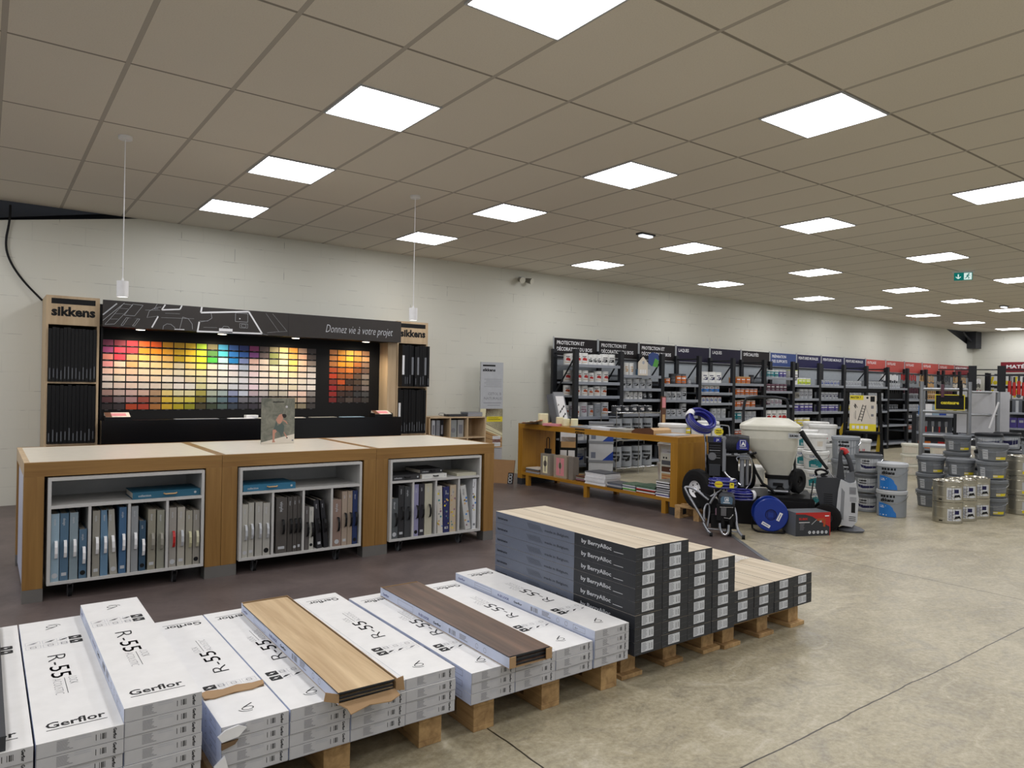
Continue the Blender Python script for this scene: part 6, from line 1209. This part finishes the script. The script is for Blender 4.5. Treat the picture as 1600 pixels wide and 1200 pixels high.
# ================================================================ scaffold, sign and shelving at the far right
r = thing('scaffold_frame', 'silver tube scaffold frame with white boards behind the tubs', 'scaffold', (10.86, 4.78, 0), radians(-68))
for (x, y, zt) in ((0, 0, 1.55), (.58, 0, 1.55), (.0, .75, 1.5), (.93, .45, 1.42)):
    m = MB(); m.cyl((x, y, 0), (x, y, zt), .028, mat='alu', n=14); m.build('post', r)
for z in (1.44, 1.12, .78, .50):
    m = MB(); m.tube([(0, 0, z), (.58, 0, z)], .022, 'alu', 10); m.build('rail', r)
    m = MB(); m.tube([(.58, 0, z-.03), (.93, .45, z-.03)], .018, 'alu', 10); m.build('rail', r)
for z in (1.0,): m = MB(); m.box(0, .6, .1, .6, .60, .63, 'lightgrey'); m.build('platform', r)
r2 = thing('hanging_sign', 'black sign with yellow edge reading centaure, clamped to the scaffold', 'sign', (10.90, 4.68, 1.15), radians(-68))
m = MB(); m.box(.06, .42, -.06, -.045, 0, .22, 'yellow'); m.box(.072, .408, -.064, -.060, .012, .208, 'binder_black'); p = Pl(m, (.06, -.064, 0), (1, 0, 0), (0, 0, 1)); p.text('centaure', .07, .085, .045, 'yellow', width=.22, bold=.05); m.build('panel', r2, bevel=.003)
for x, c_ in ((.15, 'plum'), (.37, 'black')):
    m = MB(); m.box(x-.02, x+.02, -.08, -.02, .18, .36, c_); m.box(x-.015, x+.015, -.05, .01, .30, .42, 'black'); m.build('clamp', r2, bevel=.004)
m = MB(); m.box(.42, .45, -.05, .0, .02, .19, 'black'); m.build('side_bracket', r2)
for x, y, z, w_, h_, lab in ((10.98, 4.42, .82, .46, .60, 'large white board leaning inside the scaffold, upper left'), (11.35, 4.20, .82, .30, .60, 'white board in the right scaffold bay'), (11.38, 4.12, .001, .18, .78, 'smaller grey white board low in the scaffold')):
    m = MB(); m.box(0, w_, 0, .03, 0, h_, 'grey' if 'grey' in lab else 'carton_grey'); tag(m.build('white_board', loc=(x+.35, y+.08, z), rz=radians(-68)), lab, 'board')
m = MB(); m.cyl((0, 0, 0), (.10, 0, .36), .012, mat='white', n=10); tag(m.build('white_pole', loc=(11.05, 3.98, .92), rz=radians(-69)), 'short white pole leaning at the right scaffold post', 'pole')
def gondola(x, y, rz, w_, h_, shelves, lab, nbay=1):
    r = thing('gondola_shelf', lab, 'shelving', (x, y, 0), radians(rz))
    for i in range(nbay+1): m = MB(); m.box(i*w_, i*w_+.07, 0, .07, 0, h_, 'rack'); m.build('post', r)
    for i in range(nbay):
        m = MB(); m.box(i*w_+.07, (i+1)*w_, .40, .41, .1, h_-.02, 'midgrey'); m.build('back_panel', r)
        for z in shelves: m = MB(); m.box(i*w_+.072, (i+1)*w_-.002, .01, .40, z-.03, z, 'rack_shelf'); m.build('shelf', r)
    return r
gondola(13.05, 5.90, -66, .62, 1.05, (.12, .42, .70, 1.0), 'low dark gondola with tools behind the scaffold', 2)
gondola(13.90, 4.80, -71, .55, 1.32, (.12, .55, .82, 1.08), 'low dark gondola with blue tools near the right edge', 3)
def L2(x, y, rz, u, v, z): a = radians(rz); return (x+u*cos(a)-v*sin(a), y+u*sin(a)+v*cos(a), z)
rg = random.Random(12)
def row(name, n, base, u0, du, v, z, f, lab, cat, grp):
    for i in range(n):
        m = MB(); f(m, i); tag(m.build(name, loc=L2(base[0], base[1], base[2], u0+du*i, v, z+.0005), rz=radians(base[2])), lab % nth(i, n), cat, grp)
B1 = (13.05, 5.90, -66); B2 = (13.90, 4.80, -71)
row('hand_tool', 5, B1, .12, .10, .15, .70, lambda m, i: (m.cyl((0, 0, 0), (0, 0, .10), .012, mat='red' if i % 2 else 'chart', n=8), m.box(-.02, .02, -.006, .006, .10, .19, 'steel')), 'small red and steel hand tool, %s on the gondola shelf behind the sign', 'hand tool', 'hand tools on the low gondola')
row('hand_tool', 5, B1, .72, .10, .15, .70, lambda m, i: (m.cyl((0, 0, 0), (0, 0, .10), .014, mat='black', n=8), m.prism([(-.03, .10), (.03, .10), (.02, .2), (-.02, .2)], (0, -.005, 0), (1, 0, 0), (0, 0, 1), (0, .01, 0), 'white')), 'white and black trowel, %s on the gondola shelf behind the sign', 'trowel', 'trowels on the low gondola')
row('blue_box', 5, B1, .10, .105, .10, 1.0, lambda m, i: m.box(0, .10, 0, .12, 0, .16+.03*(i % 2), ['skyblue', 'white', 'paleblue', 'blue', 'lightgrey'][i]), 'small blue or white box, %s on top of the low gondola', 'box', 'small boxes on the low gondola')
row('small_box', 5, B1, .10, .10, .08, .42, lambda m, i: m.box(0, .09, 0, .12, 0, .12, ['rust', 'orange', 'darkgrey', 'red', 'orange'][i]), 'small orange or dark box, %s on the lower shelf of the low gondola', 'box', 'small orange boxes on the gondola')
for i in range(3):
    stack('cream', *L2(13.05, 5.90, -66, -.0+.42*i, -.42, 0)[:2], 3, .175, -66, 'cream tub in the %s pile by the far gondola' % ORD[i], 'cream tubs by the gondola')
row('spray_gun', 4, B2, .60, .13, .12, 1.08, lambda m, i: (m.prism([(-.04, 0), (.02, 0), (.03, .12), (.06, .20), (0, .24), (-.05, .18)], (0, 0, 0), (1, 0, 0), (0, 0, 1), (0, .05, 0), 'white'), m.box(-.03, .0, -.003, 0, .06, .14, 'blue')), 'white and blue electric tool, %s on the right gondola', 'electric tool', 'electric tools on the right gondola')
row('hanging_pack', 5, B2, .10, .09, .15, 1.08, lambda m, i: m.box(-.02, .02, 0, .03, 0, .20, ['ink', 'lightgrey', 'black', 'ink_grey', 'ink'][i]), 'small dark blister pack, %s beside the electric tools', 'blister pack', 'blister packs on the right gondola')
row('purple_box', 4, B2, .09, .11, .10, .82, lambda m, i: (m.box(0, .10, 0, .1, 0, .17, 'purple'), m.box(.02, .08, -.002, 0, .09, .13, 'ink_soft')), 'purple box, %s on the right gondola', 'box', 'purple boxes on the right gondola')
row('filter_box', 4, B2, .62, .14, .10, .82, lambda m, i: m.box(0, .10, 0, .1, 0, .12, ['yellow', 'white', 'darkgrey', 'lightgrey'][i]), 'small yellow, white or grey box, %s on the right gondola middle shelf', 'box', 'small boxes on the right gondola')
for i, (px, n) in enumerate(((0, 3), (.30, 3), (.62, 3))):
    for j in range(n):
        m = MB(); m.box(0, .27, 0, .24, 0, .19, 'lightgrey'); p = Pl(m, (0, 0, 0), (1, 0, 0), (0, 0, 1)); p.rect(.0, .09, .27, .14, 'navy_sign'); p.rect(.17, .02, .25, .06, 'white'); p.up(); p.rect(.19, .10, .25, .125, 'lightgrey'); m.box(.18, .27, -.003, 0, .0, .09, 'ink')
        tag(m.build('paint_carton', loc=L2(11.3, 4.0, -71, px, 0, .001+j*.193+.05), rz=radians(-71)), 'grey and navy carton, %s of the %s pile right of the scaffold' % (level(j, n), ORD[i]), 'carton', 'grey and navy cartons at right')
    m = MB(); m.box(0, .29, 0, .26, 0, .05, 'midgrey'); tag(m.build('plinth_board', loc=L2(11.3, 4.0, -71, px-.01, -.01, 0), rz=radians(-71)), 'low grey board under the %s carton pile at right' % ORD[i], 'board')
# shelving with yellow packs on the right wall
r = thing('wall_shelving', 'dark shelving with yellow packs below the dark red sign at right', 'shelving', (23.9, 8.75, 0), radians(-90))
for i in range(5): m = MB(); m.box(i*1.3, i*1.3+.07, 0, .06, 0, 2.0, 'rack'); m.build('post', r)
for i in range(4):
    m = MB(); m.box(i*1.3+.07, (i+1)*1.3, .5, .52, .1, 1.98, 'midgrey'); m.build('back_panel', r)
    for z in (.5, .9, 1.24, 1.62): m = MB(); m.box(i*1.3+.072, i*1.3+1.298, 0, .5, z-.05, z, 'rack'); m.build('shelf', r)
for i in range(4):
    for zi, z in enumerate((1.24, 1.62)):
        for j in range(4):
            m = MB(); m.box(0, .27, 0, .05, 0, .30, 'white'); p = Pl(m, (0, 0, 0), (1, 0, 0), (0, 0, 1)); p.poly([(.03, .05), (.09, .04), (.14, .26), (.08, .27)], 'yellow'); p.up(); p.disc(.17, .09, .06, 'yellow' if zi else 'midgrey', 14)
            tag(m.build('tool_pack', loc=L2(23.9, 8.75, -90, .09+i*1.3+j*.30, .04, z+.001), rz=radians(-90)), 'white and yellow tool pack, %s in bay %s, %s shelf, far right wall' % (nth(j, 4), ORD[i], ('lower', 'upper')[zi]), 'tool pack', 'yellow tool packs on the right wall')
m = MB(); m.box(0, 3.6, 0, .03, 0, .30, 'darkred_sign'); p = Pl(m, (0, 0, 0), (1, 0, 0), (0, 0, 1)); p.text('MATÉRIEL ET ÉQUIPEMENT', .15, .12, .10, 'white', width=2.2, bold=.03); tag(m.build('aisle_sign', loc=(24.2, 8.45, 2.02), rz=radians(-90)), 'long dark red sign reading matériel et équipement at the right edge', 'sign')
r = thing('tool_rack', 'dark hanging rack with red handled tools near the right end', 'tool rack', (18.2, 7.0, 0), radians(-70))
for x in (0, .55, 1.3): m = MB(); m.box(x, x+.16, 0, .08, 0, 2.02, 'rack'); m.build('post', r)
for z in (1.93, 1.8): m = MB(); m.box(-.6, 1.5, .02, .05, z-.012, z+.012, 'rack'); m.build('beam', r)
for i in range(7):
    m = MB(); m.cyl((0, 0, -.12), (0, 0, 0), .02, mat='darkgrey', n=8); m.cyl((0, 0, -.42), (0, 0, -.12), .038, .03, 'red', 10); tag(m.build('red_tool', loc=L2(18.2, 7.0, -70, .78+.085*i, -.03, 1.80-.03*(i % 2)), rz=radians(-70)), 'red handled hanging tool, %s of the cluster by the yellow packs' % nth(i, 7), 'tool', 'red handled tools hanging at right')
